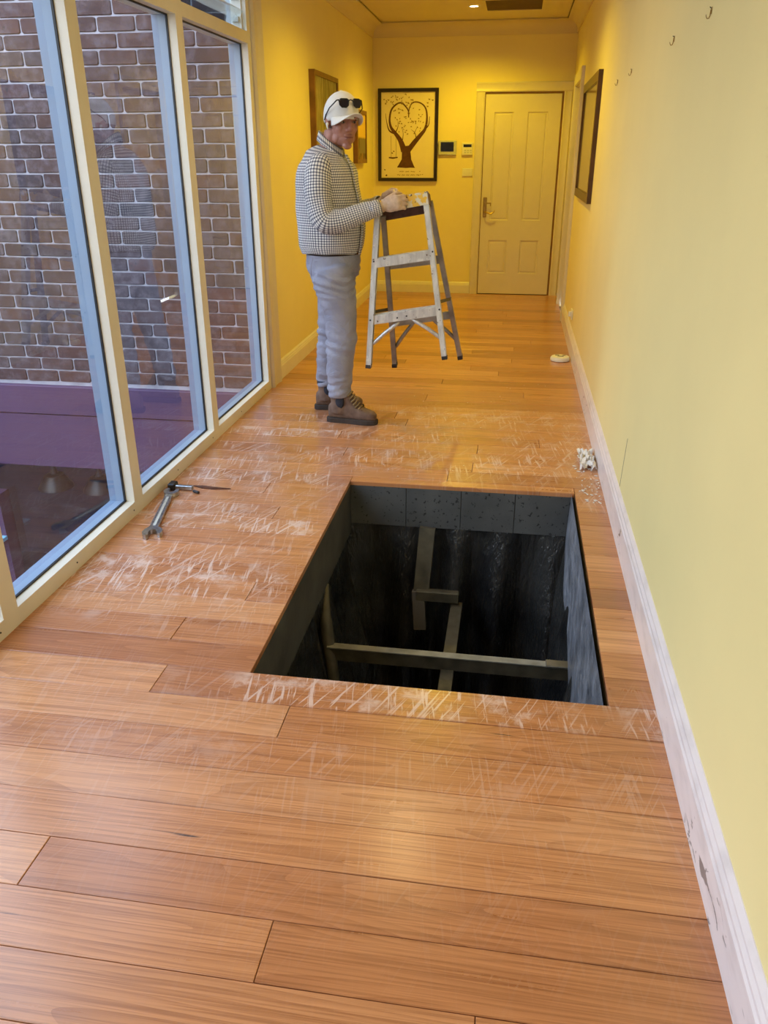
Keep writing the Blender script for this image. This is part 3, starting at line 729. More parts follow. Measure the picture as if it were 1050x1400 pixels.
# ------------------------------------------------------------------ the opening in the floor
M_board = mottled('grey_formply', (.060, .056, .050), .75, .35, 7, .3, 40, .004)
def mat_speck():
    m = Mt('speckled_cement_sheet', (.1, .1, .1), .8); p = m.objc()
    c = m.ramp(m.noise(p, 5, 4), [(.3, (.062, .064, .066)), (.7, (.10, .101, .102))]); s = m.step(m.noise(p, 45, 3, .6), .60, .66)
    m.link(m.mix(s, c, (.018, .018, .02)), 'Base Color'); m.bump(m.noise(p, 45, 3), -.5, .006); return m.m
M_speck = mat_speck()
def mat_lining():
    m = Mt('black_plastic_lining', (.016, .017, .021), .28); p = m.objc()
    m.link(m.ramp(m.noise(p, 3, 4), [(.35, (.012, .012, .013)), (.7, (.060, .058, .055))]), 'Base Color'); m.bump(m.noise(m.vmul(p, (1, 1, .35)), 9, 5, .65), 1.0, .05); return m.m
M_lining = mat_lining()
pit = T(empty('floor_opening', (-.19, 2.75, -.25)), 'dark rectangular shaft cut in the timber floor, edged with grey boards', 'floor opening')
obj('side_board', BX(HX0-.02, HX0, HY0-.02, HY1+.02, -.27, -.0205), M_board, pit)
obj('side_board', BX(HX1, HX1+.02, HY0-.02, HY1+.02, -.27, -.0205), M_board, pit)
obj('side_board', BX(HX0, HX1, HY0-.02, HY0, -.27, -.0205), M_board, pit)
xs = [HX0, -.449, -.181, .077, HX1]
for a, b in zip(xs[:-1], xs[1:]): obj('back_panel', BX(a+.0015, b-.0015, HY1, HY1+.02, -.225, -.0205), M_speck, pit)
def curtain(p, q, inn, z0, z1, amp, nf, seed, gather=0.0, top_in=0.0):
    """hanging sheet from p to q (xy), inn = inward direction, folds deepen towards the bottom"""
    bm = bmesh.new(); p, q, inn = Vector((*p, 0)), Vector((*q, 0)), Vector((*inn, 0)); NU, NV = 90, 34; g = []
    for j in range(NV+1):
        v = j/NV; row = []
        for i in range(NU+1):
            u = i/NU; ph = noise.noise(Vector((u*3+seed, v*1.2, seed)))*2.4
            s = math.sin(u*nf*2*math.pi+ph+seed)
            n2 = noise.noise(Vector((u*9+seed*3, v*4, 1.7)))
            d = top_in + amp*(.15+.85*min(1, v*2.2))*(.55+.55*s) + .03*n2*v + gather*v*v
            c = p.lerp(q, u) + inn*max(d, 0.001)
            row.append(bm.verts.new((c.x, c.y, z0+(z1-z0)*v + .006*noise.noise(Vector((u*12, seed, 0)))*(j == 0))))
        g.append(row)
    for j in range(NV):
        for i in range(NU): bm.faces.new((g[j][i], g[j][i+1], g[j+1][i+1], g[j+1][i]))
    return bm
E_ = .03
obj('plastic_lining', curtain((HX0-E_, HY1+E_), (HX1+E_, HY1+E_), (0, -1), -.215, -1.75, .16, 4.3, 1.3, .12), M_lining, pit, smooth=True)
obj('plastic_lining', curtain((HX0-E_, HY0-.3), (HX0-E_, HY1+E_), (1, 0), -.25, -1.75, .12, 5.2, 2.9, .12), M_lining, pit, smooth=True)
obj('plastic_lining', curtain((HX1+.018, HY0-.3), (HX1+.018, HY1+E_), (-1, 0), -.2, -1.75, .13, 4.6, 5.1, .14), M_lining, pit, smooth=True)
obj('plastic_lining', curtain((HX0-E_, HY0-.32), (HX1+E_, HY0-.32), (0, 1), -.25, -1.75, .05, 4.0, 7.7, .05), M_lining, pit, smooth=True)
# sheet drawn up over the right side board
bm = bmesh.new(); NU, NV = 60, 20; g_ = []
for j in range(NV+1):
    v = j/NV; row = []
    for i in range(NU+1):
        u = i/NU; y = HY0+.004+(HY1-HY0-.008)*u; bulge = .010+.030*v*(1-u)**.7+.014*v*max(0, math.sin(u*9+2*noise.noise(Vector((u*3, v, 0)))))
        row.append(bm.verts.new((HX1-.004-bulge, y, -.004-.62*v*(1-.55*u))))
    g_.append(row)
for j in range(NV):
    for i in range(NU): bm.faces.new((g_[j][i], g_[j][i+1], g_[j+1][i+1], g_[j+1][i]))
M_sheet = mottled('lit_plastic_sheet', (.19, .20, .235), .30, .5, 7, .9, 16, .03)  # window light painted in: paler and bluer than the black lining
obj('plastic_flap', bm, M_sheet, pit, smooth=True)
obj('shaft_base', BX(HX0-.1, HX1+.1, HY0-.4, HY1+.1, -1.85, -1.80), M_lining, pit)
obj('leak_backing', BX(HX0-.1, HX1+.1, HY1+.021, HY1+.04, -1.8, -.0205), M_lining, pit)  # sheet added behind the panels to stop light leaking through the seams
M_galv = mottled('dull_galvanised_steel', (.20, .19, .165), .5, .35, 14, .15, metal=.6)
M_rust = mottled('rusty_channel', (.10, .085, .055), .6, .4, 12, .2, metal=.3)
def angle_bar(name, p, q, w, h, mat, parent, t=.005):
    bm = bmesh.new(); p, q = Vector(p), Vector(q); d, u, v = frame_axes(q-p)
    beam(bm, p, q, w, t); beam(bm, p+u*(w/2-t/2)-v*0+Vector((0, 0, -h/2)), q+u*(w/2-t/2)+Vector((0, 0, -h/2)), t, h); beam(bm, p-u*(w/2-t/2)+Vector((0, 0, -h/2)), q-u*(w/2-t/2)+Vector((0, 0, -h/2)), t, h)
    return obj(name, bm, mat, parent)
angle_bar('cross_bar', (-.70, 2.86, -.50), (.36, 2.86, -.50), .026, .06, M_rust, pit)
obj('bar_lit_top', BX(-.70, .36, 2.842, 2.880, -.497, -.492), mottled('lit_steel_edge', (.27, .26, .22), .5, .3, 14, .1), pit)  # paler strip paints the light on the bar's top edge
obj('bar_hanger', TB([(-.745, 3.02, -.28), (-.73, 2.95, -.40), (-.70, 2.88, -.50), (-.67, 2.82, -.62), (-.66, 2.78, -.80)], [.02, .028, .03, .026, .022], 8), M_rust, pit, smooth=True)
angle_bar('long_channel', (-.175, 3.42, -.56), (-.175, 1.75, -.56), .055, .03, M_rust, pit)
obj('bracket_arm', BX(-.375, -.165, 3.38, 3.42, -.545, -.49, bev=.004), M_rust, pit)
bm = bmesh.new(); beam(bm, (-.335, 3.50, -.20), (-.352, 3.42, -.52), .075, .045, (0, 1, 0)); obj('hanger_strap', bm, M_rust, pit)
bm = bmesh.new(); beam(bm, (-.365, 3.405, -.50), (-.350, 3.38, -.70), .06, .035, (0, 1, 0)); obj('strap_end', bm, mottled('rag', (.13, .11, .09), .9), pit)
obj('bar_clamp', BX(.235, .355, 2.835, 2.885, -.497, -.485, bev=.003), M_galv, pit)

# ------------------------------------------------------------------ things on the floor
s = T(empty('smoke_alarm', (.400, 6.26, 0)), 'round white smoke alarm lying on the boards by the right skirting', 'smoke alarm')
def disc(bm, c, prof, N=28):
    rg = [[bm.verts.new((c[0]+r*math.cos(t), c[1]+r*math.sin(t), c[2]+z)) for t in [2*math.pi*k/N for k in range(N)]] for r, z in prof]
    for a, b in zip(rg[:-1], rg[1:]):
        for k in range(N): bm.faces.new((a[k], a[(k+1) % N], b[(k+1) % N], b[k]))
    bm.faces.new(rg[0][::-1]); bm.faces.new(rg[-1])
    return bm
obj('alarm_body', disc(bmesh.new(), (.400, 6.26, 0), [(.066, 0), (.074, .004), (.074, .022), (.066, .033), (.050, .036)]), M_plastic, s, auto=40)
for dx, dy, l in ((-.022, .022, .03), (.03, .018, .022), (.002, -.015, .045)):
    obj('vent_slot', BX(.4+dx-l/2, .4+dx+l/2, 6.26+dy-.008, 6.26+dy+.008, .0355, .0375), M_black, s)
# open spanner: jaw towards the camera
sp = T(empty('spanner', (-1.48, 3.0, 0)), 'large worn open-ended steel spanner lying on the boards below the window', 'spanner')
A_, B_ = Vector((-1.440, 2.86, 0)), Vector((-1.520, 3.225, 0)); dv = (B_-A_).normalized(); nv = Vector((-dv.y, dv.x, 0))
def SP(a, b): q = A_+dv*a+nv*b; return (q.x, q.y)
Lh = (B_-A_).length
hd = bmesh.new(); poly_prism(hd, [SP(*q) for q in ((0, -.019), (Lh*.5, -.0165), (Lh, -.018), (Lh, .018), (Lh*.5, .0165), (0, .019))], 2, .006, .017)
obj('handle', hd, M_steel, sp)
obj('handle_groove', poly_prism(bmesh.new(), [SP(*q) for q in ((.03, -.006), (Lh-.03, -.006), (Lh-.03, .006), (.03, .006))], 2, .0168, .0176), M_silver, sp)
jaw = [(.012, -.014), (-.005, -.030), (-.028, -.040), (-.055, -.036), (-.068, -.026), (-.060, -.016), (-.040, -.016), (-.022, -.010), (-.018, 0), (-.022, .010), (-.040, .018), (-.062, .020), (-.072, .030), (-.058, .042), (-.030, .044), (-.005, .032), (.012, .014)]
th = R(12); jaw = [(a*math.cos(th)-b*math.sin(th), a*math.sin(th)+b*math.cos(th)) for a, b in jaw]
obj('open_jaw', poly_prism(bmesh.new(), [SP(*q) for q in jaw], 2, .001, .022), M_steel, sp)
jaw2 = [(Lh-a*.9, b*.85) for a, b in jaw]
obj('open_jaw', poly_prism(bmesh.new(), [SP(*q) for q in jaw2], 2, .001, .022), M_steel, sp)
nt = T(empty('clamp', (-1.50, 3.32, 0)), 'small dark metal clamp on the floor behind the spanner', 'clamp')
obj('clamp_body', BX(-1.560, -1.525, 3.30, 3.35, 0, .035, bev=.004), M_black_steel, nt); obj('clamp_bar', BX(-1.53, -1.44, 3.31, 3.33, .005, .026, bev=.003), M_steel, nt)
obj('clamp_screw', TB([(-1.43, 3.30, .008), (-1.40, 3.285, .008)], .007, 8), M_black_steel, nt)
T(obj('splinter', TB([(-1.46, 3.375, .003), (-1.41, 3.36, .005), (-1.355, 3.355, .003), (-1.27, 3.365, .003)], [.002, .008, .009, .002], 6), M_ink), 'thin dark splinter of wood on the boards beside the clamp', 'splinter')
# crumpled scraps by the right skirting
def crumple(c, r, seed, mat, label, name='plastic_scrap'):
    bm = bmesh.new(); bmesh.ops.create_grid(bm, x_segments=16, y_segments=16, size=1)
    for v in bm.verts:
        q = Vector((v.co.x*1.7+seed, v.co.y*1.7, seed)); n1 = noise.noise(q*1.3); n2 = noise.noise(q*3.1)
        e = 1+.35*noise.noise(Vector((math.atan2(v.co.y, v.co.x)*1.5, seed, 0)))
        v.co = Vector((c[0]+v.co.x*r[0]*e+.012*n2, c[1]+v.co.y*r[1]*e, max(.0015, .003+r[2]*(abs(n1)*1.4+abs(n2)*.8))))
    o = obj(name, bm, mat, smooth=False); md = o.modifiers.new('t', 'SOLIDIFY'); md.thickness = .001
    return T(o, label, 'scrap')
M_scrap = mottled('white_torn_paper', (.72, .70, .69), .6, .06, 20, .2)
crumple((.435, 4.00, 0), (.036, .13, .035), 3.3, M_scrap, 'crumpled white torn plastic against the right skirting, past the opening', 'plastic_scrap')
bm = bmesh.new(); rd = random.Random(3)
for k in range(60):
    x, y = rd.uniform(.37, .478), rd.uniform(3.45, 3.95); a = rd.uniform(0, 3.14); l = rd.uniform(.003, .012)
    ell(bm, (x, y, .0025), (l, l*.5, .002), Matrix.Rotation(a, 3, 'Z'), 1)
for k in range(40):
    x, y = rd.uniform(-.7, .4), rd.uniform(3.6, 5.6); l = rd.uniform(.002, .004); ell(bm, (x, y, .002), (l, l*.7, .0015), None, 1)
T(obj('plaster_crumbs', bm, M_scrap), 'white plaster crumbs scattered on the boards near the right skirting', 'debris', kind='stuff')

# ------------------------------------------------------------------ step ladder, lifted by the man
def mat_alu():
    m = Mt('paint_spotted_aluminium', (.6, .6, .6), .4, .4); p = m.objc()
    f = m.step(m.noise(p, 26, 5, .65), .56, .60); f2 = m.step(m.noise(m.vadd(p, (3, 1, 2)), 45, 4, .6), .66, .69)
    c = m.ramp(m.noise(m.vmul(p, (40, 40, 8)), 1.0, 4), [(.3, (.50, .50, .51)), (.7, (.76, .76, .75))])
    c = m.mix(m.math('MULTIPLY', f, .8), c, (.74, .72, .68)); c = m.mix(f2, c, (.12, .08, .06))
    m.link(c, 'Base Color'); m.link(m.math('SUBTRACT', .55, m.math('MULTIPLY', f, .5)), 'Metallic'); m.link(m.math('ADD', .33, m.math('MULTIPLY', f, .3)), 'Roughness'); return m.m
M_alu = mat_alu()
M_alud = mottled('dull_aluminium', (.33, .31, .31), .45, .3, 14, .1, metal=.8)
def mat_cap():
    m = Mt('paint_splattered_cap', (.8, .6, .2), .5); p = m.objc()
    a = m.step(m.noise(p, 22, 3, .6), .48, .52); b = m.step(m.noise(m.vadd(p, (5, 2, 1)), 42, 3, .6), .60, .64)
    c = m.mix(a, (.82, .50, .05), (.72, .66, .50)); c = m.mix(b, c, (.07, .035, .03)); m.link(c, 'Base Color'); return m.m
M_cap = mat_cap()
M_maroon = mottled('stained_maroon', (.085, .035, .030), .5, .5, 25, .1)
ld = T(empty('step_ladder', (-.53, 4.62, .28)), 'small paint-spattered aluminium step ladder held off the floor by the man', 'ladder')
def rail(name, p, q, inward, w, d, mat, t=.003):
    """open channel rail: web outward, two flanges"""
    bm = bmesh.new(); p, q = Vector(p), Vector(q); ax = (q-p).normalized(); inn = Vector(inward); inn = (inn-ax*inn.dot(ax)).normalized(); fr = ax.cross(inn).normalized()
    def slab(c0, wa, wb):
        vs = [bm.verts.new(c+inn*a*wa/2+fr*b*wb/2) for c in (p+c0, q+c0) for a, b in ((-1, -1), (1, -1), (1, 1), (-1, 1))]
        for f in ((0, 1, 2, 3), (7, 6, 5, 4), (0, 4, 5, 1), (1, 5, 6, 2), (2, 6, 7, 3), (3, 7, 4, 0)): bm.faces.new([vs[i] for i in f])
    slab(Vector((0, 0, 0)), t, d); slab(inn*w/2+fr*(d/2-t/2), w, t); slab(inn*w/2-fr*(d/2-t/2), w, t)
    return obj(name, bm, mat, ld)
FLf, FLt, FRf, FRt = (-.800, 4.46, .347), (-.752, 4.52, 1.185), (-.340, 4.46, .412), (-.470, 4.52, 1.262)
RLf, RLt, RRf, RRt = (-.694, 4.78, .282), (-.735, 4.60, 1.15), (-.272, 4.78, .345), (-.455, 4.60, 1.23)
L_ = lambda a, b, t: tuple(Vector(a).lerp(Vector(b), t))
def side(a, b): return (Vector(b)-Vector(a)).normalized()
rail('front_rail', FLf, FLt, side(FLf, FRf), .028, .048, M_alu); rail('front_rail', FRf, FRt, side(FRf, FLf), .028, .048, M_alu)
rail('rear_rail', RLf, RLt, side(RLf, RRf), .026, .034, M_alud); rail('rear_rail', RRf, RRt, side(RRf, RLf), .026, .034, M_alud)
for p, q in ((FLf, FLt), (FRf, FRt), (RLf, RLt), (RRf, RRt)):
    bm = bmesh.new(); d = (Vector(q)-Vector(p)).normalized(); beam(bm, Vector(p)-d*.008+Vector((.012 if p[0] < -.5 else -.012, 0, 0)), Vector(p)+d*.012+Vector((.012 if p[0] < -.5 else -.012, 0, 0)), .030, .05, (0, 1, 0)); obj('foot', bm, M_black_steel, ld)
def step_(p, q, mat, h=.046, dpt=.075, name='step'):
    bm = bmesh.new(); p, q = Vector(p), Vector(q); d, u, v = frame_axes(q-p)     # u = +-y, v up
    if u.y > 0: u = -u
    beam(bm, p+u*dpt/2-v*0, q+u*dpt/2, .003, h); beam(bm, p-u*dpt/2, q-u*dpt/2, .003, h)
    beam(bm, p+v*h/2, q+v*h/2, dpt, .003)
    for k in range(5):
        o_ = u*(dpt*(-.4+.2*k)); beam(bm, p+v*(h/2+.002)+o_, q+v*(h/2+.002)+o_, .003, .003)
    return obj(name, bm, mat, ld)
step_((-.764, 4.515, .912), (-.430, 4.515, .964), M_alu); step_((-.781, 4.500, .605), (-.384, 4.500, .671), M_alu)
def rung(p, q, h=.045, name='rear_rung'):
    bm = bmesh.new(); beam(bm, p, q, .020, h); return obj(name, bm, M_alud, ld)
rung((-.712, 4.68, .880), (-.402, 4.68, .921)); rung((-.690, 4.745, .545), (-.332, 4.745, .603))
for p, q, m_ in (((-.617, 4.475, .600), (-.778, 4.465, .465), M_alu), ((-.543, 4.475, .622), (-.360, 4.465, .510), M_alu), ((-.558, 4.755, .560), (-.685, 4.765, .385), M_alud), ((-.458, 4.755, .575), (-.295, 4.765, .440), M_alud)):
    bm = bmesh.new(); p, q = Vector(p), Vector(q); mid = (p+q)/2+Vector((0, 0, .004)); tube(bm, [p, p.lerp(q, .12), mid, p.lerp(q, .88), q], [.006, .0115, .0115, .0115, .006], 8); obj('brace', bm, m_, ld, smooth=True)
# spreader arms
for a, b in ((L_(FLf, FLt, .36), L_(RLf, RLt, .40)), (L_(FRf, FRt, .36), L_(RRf, RRt, .40))):
    bm = bmesh.new(); beam(bm, a, b, .004, .018); obj('spreader', bm, M_black_steel, ld)
# rivets
for q in (L_(FLf, FLt, .69), L_(FRf, FRt, .67), L_(FLf, FLt, .315), L_(FRf, FRt, .315), (-.63, 4.46, .632), (-.56, 4.46, .643), L_(FLf, FLt, .14), L_(FRf, FRt, .13)):
    bm = bmesh.new(); ell(bm, (q[0]+(.010 if q[0] < -.6 else -.008), 4.459 if q[2] < .6 else q[1]-.026, q[2]), (.0055, .003, .0055), None, 1); obj('rivet', bm, M_black_steel, ld)
# top cap
cp = empty('cap_tmp'); bpy.data.objects.remove(cp)
TL, TR = Vector((-.770, 4.49, 1.228)), Vector((-.468, 4.49, 1.280)); dd_ = Vector((0, .125, -.020)); dn = Vector((.010, -.004, -.060))
def quadslab(bm, o, a, b, t):
    n = a.cross(b).normalized()*t
    vs = [bm.verts.new(o+s*n+p) for s in (0, 1) for p in (Vector(), a, a+b, b)]
    for f in ((0, 1, 2, 3), (7, 6, 5, 4), (0, 4, 5, 1), (1, 5, 6, 2), (2, 6, 7, 3), (3, 7, 4, 0)): bm.faces.new([vs[i] for i in f])
bm = bmesh.new(); quadslab(bm, TL, TR-TL, dd_, .004); quadslab(bm, TL, TR-TL, dn, .004)
cap_o = obj('top_cap', bm, M_cap, ld)
bm = bmesh.new(); quadslab(bm, TL+dd_, (TR-TL), dn+Vector((0, .006, -.03)), .004); quadslab(bm, TR, dd_, dn, .004); quadslab(bm, TL, dd_, dn, .004); obj('cap_flange', bm, M_maroon, cap_o)
bm = bmesh.new(); c0 = TL.lerp(TR, .50)+dn*.48+Vector((0, -.001, 0)); ax_ = (TR-TL).normalized()
NN = 18; vs = [bm.verts.new(c0+ax_*(.030*math.cos(t))+dn.normalized()*(.013*math.sin(t))+Vector((0, -.0035, 0))) for t in [2*math.pi*k/NN for k in range(NN)]]; bm.faces.new(vs); obj('grip_slot', bm, M_black, cap_o)

# ------------------------------------------------------------------ the man
man = T(empty('person', (-.98, 4.60, 0)), 'man in white cap and checked shirt lifting the step ladder, looking round', 'person')
def mat_skin():
    m = Mt('skin', (.42, .20, .15), .5); p = m.pos(); z = m.sep(p)[2]
    c = m.ramp(m.noise(p, 30, 4), [(.3, (.34, .145, .110)), (.7, (.46, .215, .160))])
    hand = m.ramp(m.noise(p, 60, 4), [(.3, (.50, .36, .27)), (.7, (.66, .50, .38))])
    m.link(m.mix(m.step(z, 1.36, 1.30) if False else m.math('SUBTRACT', 1.0, m.step(z, 1.30, 1.36)), c, hand), 'Base Color')
    m.b.inputs['Subsurface Weight'].default_value = .08; m.b.inputs['Subsurface Radius'].default_value = (.02, .008, .005); return m.m
M_skin = mat_skin()
HMat = Matrix.Translation((-.938, 4.57, 1.612)) @ Matrix.Rotation(R(-53), 4, 'Z') @ Matrix.Rotation(R(4), 4, 'Y')
def HP(x, y, z): return HMat @ Vector((x, y, z))
HR = HMat.to_3x3()
bm = bmesh.new()
# head
ell(bm, HP(-.012, 0, .035), (.098, .076, .090), HR); ell(bm, HP(.026, 0, -.020), (.066, .064, .085), HR); ell(bm, HP(.032, 0, -.072), (.052, .050, .042), HR)
ell(bm, HP(.068, 0, -.106), (.023, .025, .018), HR); ell(bm, HP(-.030, 0, -.03), (.070, .062, .075), HR)
for s in (-1, 1):
    ell(bm, HP(.052, s*.040, -.022), (.030, .022, .028), HR); ell(bm, HP(.020, s*.046, -.070), (.036, .016, .026), HR)
    ell(bm, HP(.079, s*.028, .028), (.014, .026, .011), HR, 2); ell(bm, HP(.097, s*.012, -.030), (.010, .009, .009), HR, 2)
    ell(bm, HP(-.004, s*.078, .000), (.016, .009, .030), HR @ Matrix.Rotation(R(s*18), 3, 'Z'), 2); ell(bm, HP(-.012, s*.083, .012), (.014, .006, .016), HR, 2)
tube(bm, [HP(.082, 0, .030), HP(.094, 0, .010), HP(.104, 0, -.010), HP(.110, 0, -.024)], [.009, .009, .010, .012], 10); ell(bm, HP(.106, 0, -.026), (.013, .012, .011), HR, 2)
ell(bm, HP(.086, 0, -.058), (.012, .025, .0065), HR, 2); ell(bm, HP(.084, 0, -.071), (.012, .021, .0065), HR, 2)
# neck, torso
loft(bm, [((-1.035, 4.585, 1.40), (.075, 0, 0), (0, .085, 0)), ((-1.015, 4.58, 1.47), (.062, 0, 0), (0, .062, 0)), ((-.995, 4.575, 1.53), (.058, 0, 0), (0, .057, 0)), ((-.975, 4.572, 1.58), (.055, 0, 0), (0, .054, 0))], 24)
loft(bm, [((-1.015, 4.585, z), (a, 0, 0), (0, b, 0)) for z, a, b in ((.90, .13, .16), (1.0, .135, .155), (1.12, .145, .15), (1.25, .145, .165), (1.36, .120, .175), (1.42, .09, .13), (1.45, .06, .08))], 24)
# arms
RA = [(-1.035, 4.415, 1.375), (-1.028, 4.375, 1.25), (-1.005, 4.360, 1.14), (-.93, 4.375, 1.150), (-.82, 4.405, 1.178), (-.725, 4.432, 1.203), (-.70, 4.438, 1.208)]
tube(bm, RA, [.052, .046, .042, .041, .035, .028, .027], 14)
LA = [(-1.035, 4.765, 1.375), (-1.02, 4.80, 1.25), (-.99, 4.815, 1.15), (-.92, 4.80, 1.155), (-.83, 4.755, 1.18), (-.765, 4.715, 1.210), (-.745, 4.705, 1.22)]
tube(bm, LA, [.052, .046, .042, .040, .034, .027, .026], 14)
# legs inside the trousers
tube(bm, [(-1.0, 4.50, .93), (-.985, 4.495, .70), (-.965, 4.49, .48), (-.97, 4.49, .32), (-.972, 4.49, .10)], [.07, .07, .055, .050, .036], 14)
tube(bm, [(-1.0, 4.67, .93), (-1.04, 4.70, .70), (-1.07, 4.715, .50), (-1.09, 4.73, .32), (-1.105, 4.74, .10)], [.07, .075, .055, .050, .036], 14)
# hands: palm + four fingers + thumb; w wrist, k direction to knuckles, s across (index side up), c curl direction
def hand(bm, w, k, s, c, thumb):
    w, k, s, c = Vector(w), Vector(k).normalized(), Vector(s).normalized(), Vector(c).normalized()
    Mx = Matrix((k, s, k.cross(s))).transposed()
    ell(bm, w+k*.050, (.054, .040, .020), Mx, 3); ell(bm, w+k*.072, (.030, .041, .018), Mx, 3); ell(bm, w+k*.012, (.034, .028, .022), Mx, 3); ell(bm, w+k*.040+s*.024+c*.008, (.034, .019, .018), Mx, 2)
    for i, (off, ln) in enumerate(((.031, .92), (.011, 1.0), (-.010, .95), (-.030, .78))):
        b = w+k*(.088-.004*abs(i-1))+s*off
        p1 = b+(k*.80+c*.5).normalized()*.040*ln; p2 = p1+(k*.18+c*1.0).normalized()*.026*ln; p3 = p2+(k*-.45+c*.85).normalized()*.021*ln
        tube(bm, [w+k*.055+s*off*.8, b, b.lerp(p1, .5)+k*.002, p1, p1.lerp(p2, .5), p2, p3], [.009, .0100, .0088, .0090, .0080, .0080, .0066], 10); ell(bm, p3, (.0066,)*3, None, 1); ell(bm, b, (.0098,)*3, None, 1)
    t = [w+k*.018+s*.022] + [Vector(q) for q in thumb]
    tube(bm, t, [.016, .0125, .0105, .0085][:len(t)], 10); ell(bm, t[-1], (.0085,)*3, None, 1)
hand(bm, (-.702, 4.438, 1.210), (.96, .03, .22), (-.2, .12, .97), (.15, 1, -.18), [(-.664, 4.448, 1.256), (-.634, 4.470, 1.275), (-.610, 4.500, 1.270)])
hand(bm, (-.745, 4.705, 1.225), (.85, -.35, .38), (-.35, -.2, .92), (.1, -.65, -.75), [(-.705, 4.672, 1.268), (-.675, 4.640, 1.276), (-.655, 4.605, 1.262)])
body = obj('body', remesh(bm, .0036, 3, .5, .45), M_skin, man, smooth=True)
body['label'] = 'bare face, neck and hands'
M_eye = Mt('eye', (.30, .22, .18), .25).m; M_iris = Mt('iris', (.02, .012, .01), .2).m
for s in (-1, 1):
    bm = bmesh.new(); ell(bm, HP(.080, s*.031, .006), (.0105, .0135, .0065), HR, 2); e = obj('eye', bm, M_eye, man, smooth=True)
    bm = bmesh.new(); ell(bm, HP(.0885, s*.031, .006), (.0035, .0055, .0055), HR, 2); obj('iris', bm, M_iris, e, smooth=True)
    bm = bmesh.new(); tube(bm, [HP(.086, s*.016, .026), HP(.091, s*.030, .031), HP(.080, s*.048, .027)], [.003, .0042, .002], 6); obj('eyebrow', bm, mottled('grey_brown_hair', (.10, .06, .045), .9), man)
bm = bmesh.new(); tube(bm, [HP(.088, -.024, -.0640), HP(.0975, 0, -.0645), HP(.088, .024, -.0640)], [.0015, .0022, .0015], 6); obj('mouth', bm, mottled('lips', (.20, .06, .05), .6), man)
# short grey hair under the cap
bm = bmesh.new(); ell(bm, HP(-.034, 0, .005), (.080, .0745, .062), HR); obj('hair', bm, mottled('short_grey_hair', (.20, .13, .11), .9, .3, 50, .5, 200), man, smooth=True)
# earbud
bm = bmesh.new(); ell(bm, HP(.010, -.088, -.006), (.008, .007, .008), None, 2); tube(bm, [HP(.012, -.090, -.006), HP(.017, -.091, -.020), HP(.020, -.089, -.030)], [.0050, .0045, .0040], 8); o = obj('earbud', bm, M_plastic, man, smooth=True); o['label'] = 'white earbud'
# cap
M_capw = mottled('white_cap_cloth', (.80, .79, .76), .8, .05, 12, .15, 200, .001)
bm = bmesh.new(); NU, NV = 48, 14; ctr = Vector((-.010, 0, .044)); rg_ = []
def dome(a, v, k=1.0):
    rx, ry, rz = .110*k, .088*k, .104*k
    return Vector((ctr.x+rx*math.cos(v)*math.cos(a), ctr.y+ry*math.cos(v)*math.sin(a), ctr.z+rz*math.sin(v)-.010*math.cos(v)*(1 if v < .05 else 0)))
for j in range(NV+1):
    v = R(-16+105*j/NV); rg_.append([bm.verts.new(HMat @ (dome(2*math.pi*i/NU, v) + Vector((0, 0, .016*math.cos(2*math.pi*i/NU)*math.cos(v))))) for i in range(NU)])
for j in range(NV):
    for i in range(NU): bm.faces.new((rg_[j][i], rg_[j][(i+1) % NU], rg_[j+1][(i+1) % NU], rg_[j+1][i]))
bm.faces.new(rg_[-1])
cap_m = obj('cap', bm, M_capw, man, smooth=True); cap_m['label'] = 'white baseball cap'
md = cap_m.modifiers.new('s', 'SOLIDIFY'); md.thickness = .003
bm = bmesh.new(); g_ = []
for j in range(11):
    t = j/10; row = []
    for i in range(33):
        a = R(-66+132*i/32); base = dome(a, R(-8), .99)+Vector((0, 0, .016*math.cos(a)))
        Lb = .086*max(0.0, math.cos(a*1.36))**.5
        droop = .016*t - .066*(math.sin(a)**2)*t
        row.append(bm.verts.new(HMat @ (base+Vector((Lb*t, math.sin(a)*.006*t*(1-abs(math.sin(a))), droop)))))
    g_.append(row)
for j in range(10):
    for i in range(32): bm.faces.new((g_[j][i], g_[j][i+1], g_[j+1][i+1], g_[j+1][i]))
b = obj('brim', bm, M_capw, cap_m, smooth=True); md = b.modifiers.new('s', 'SOLIDIFY'); md.thickness = .0035
bm = bmesh.new(); ell(bm, HMat @ Vector((-.010, 0, .149)), (.007, .007, .004), HR, 1); obj('cap_button', bm, M_capw, cap_m)
# sunglasses pushed up on the cap
M_lens = Mt('dark_lens', (.012, .010, .018), .08).m; M_gf = Mt('black_acetate', (.008, .007, .009), .25).m
def GP(y, z, x=0): return HMat @ Vector((.109-3.2*y*y-.30*(z)+x, y, .094+z))
sg = None; bm = bmesh.new()
for s in (-1, 1):
    pts = [(s*a, b) for a, b in ((.010, .014), (.020, .020), (.050, .020), (.062, .014), (.060, -.008), (.050, -.019), (.028, -.020), (.016, -.010))]
    tube(bm, [GP(a, b) for a, b in pts], .0026, 6, closed=True)
    tube(bm, [GP(s*.062, .014), GP(s*.070, .012, -.004), HMat @ Vector((.050, s*.094, .070)), HMat @ Vector((0, s*.092, .035)), HMat @ Vector((-.022, s*.089, .012))], [.004, .0035, .003, .003, .003], 6)
tube(bm, [GP(-.011, .012), GP(0, .016), GP(.011, .012)], .003, 6)
sg = obj('sunglasses', bm, M_gf, man, smooth=True); sg['label'] = 'black sunglasses pushed up on the cap'
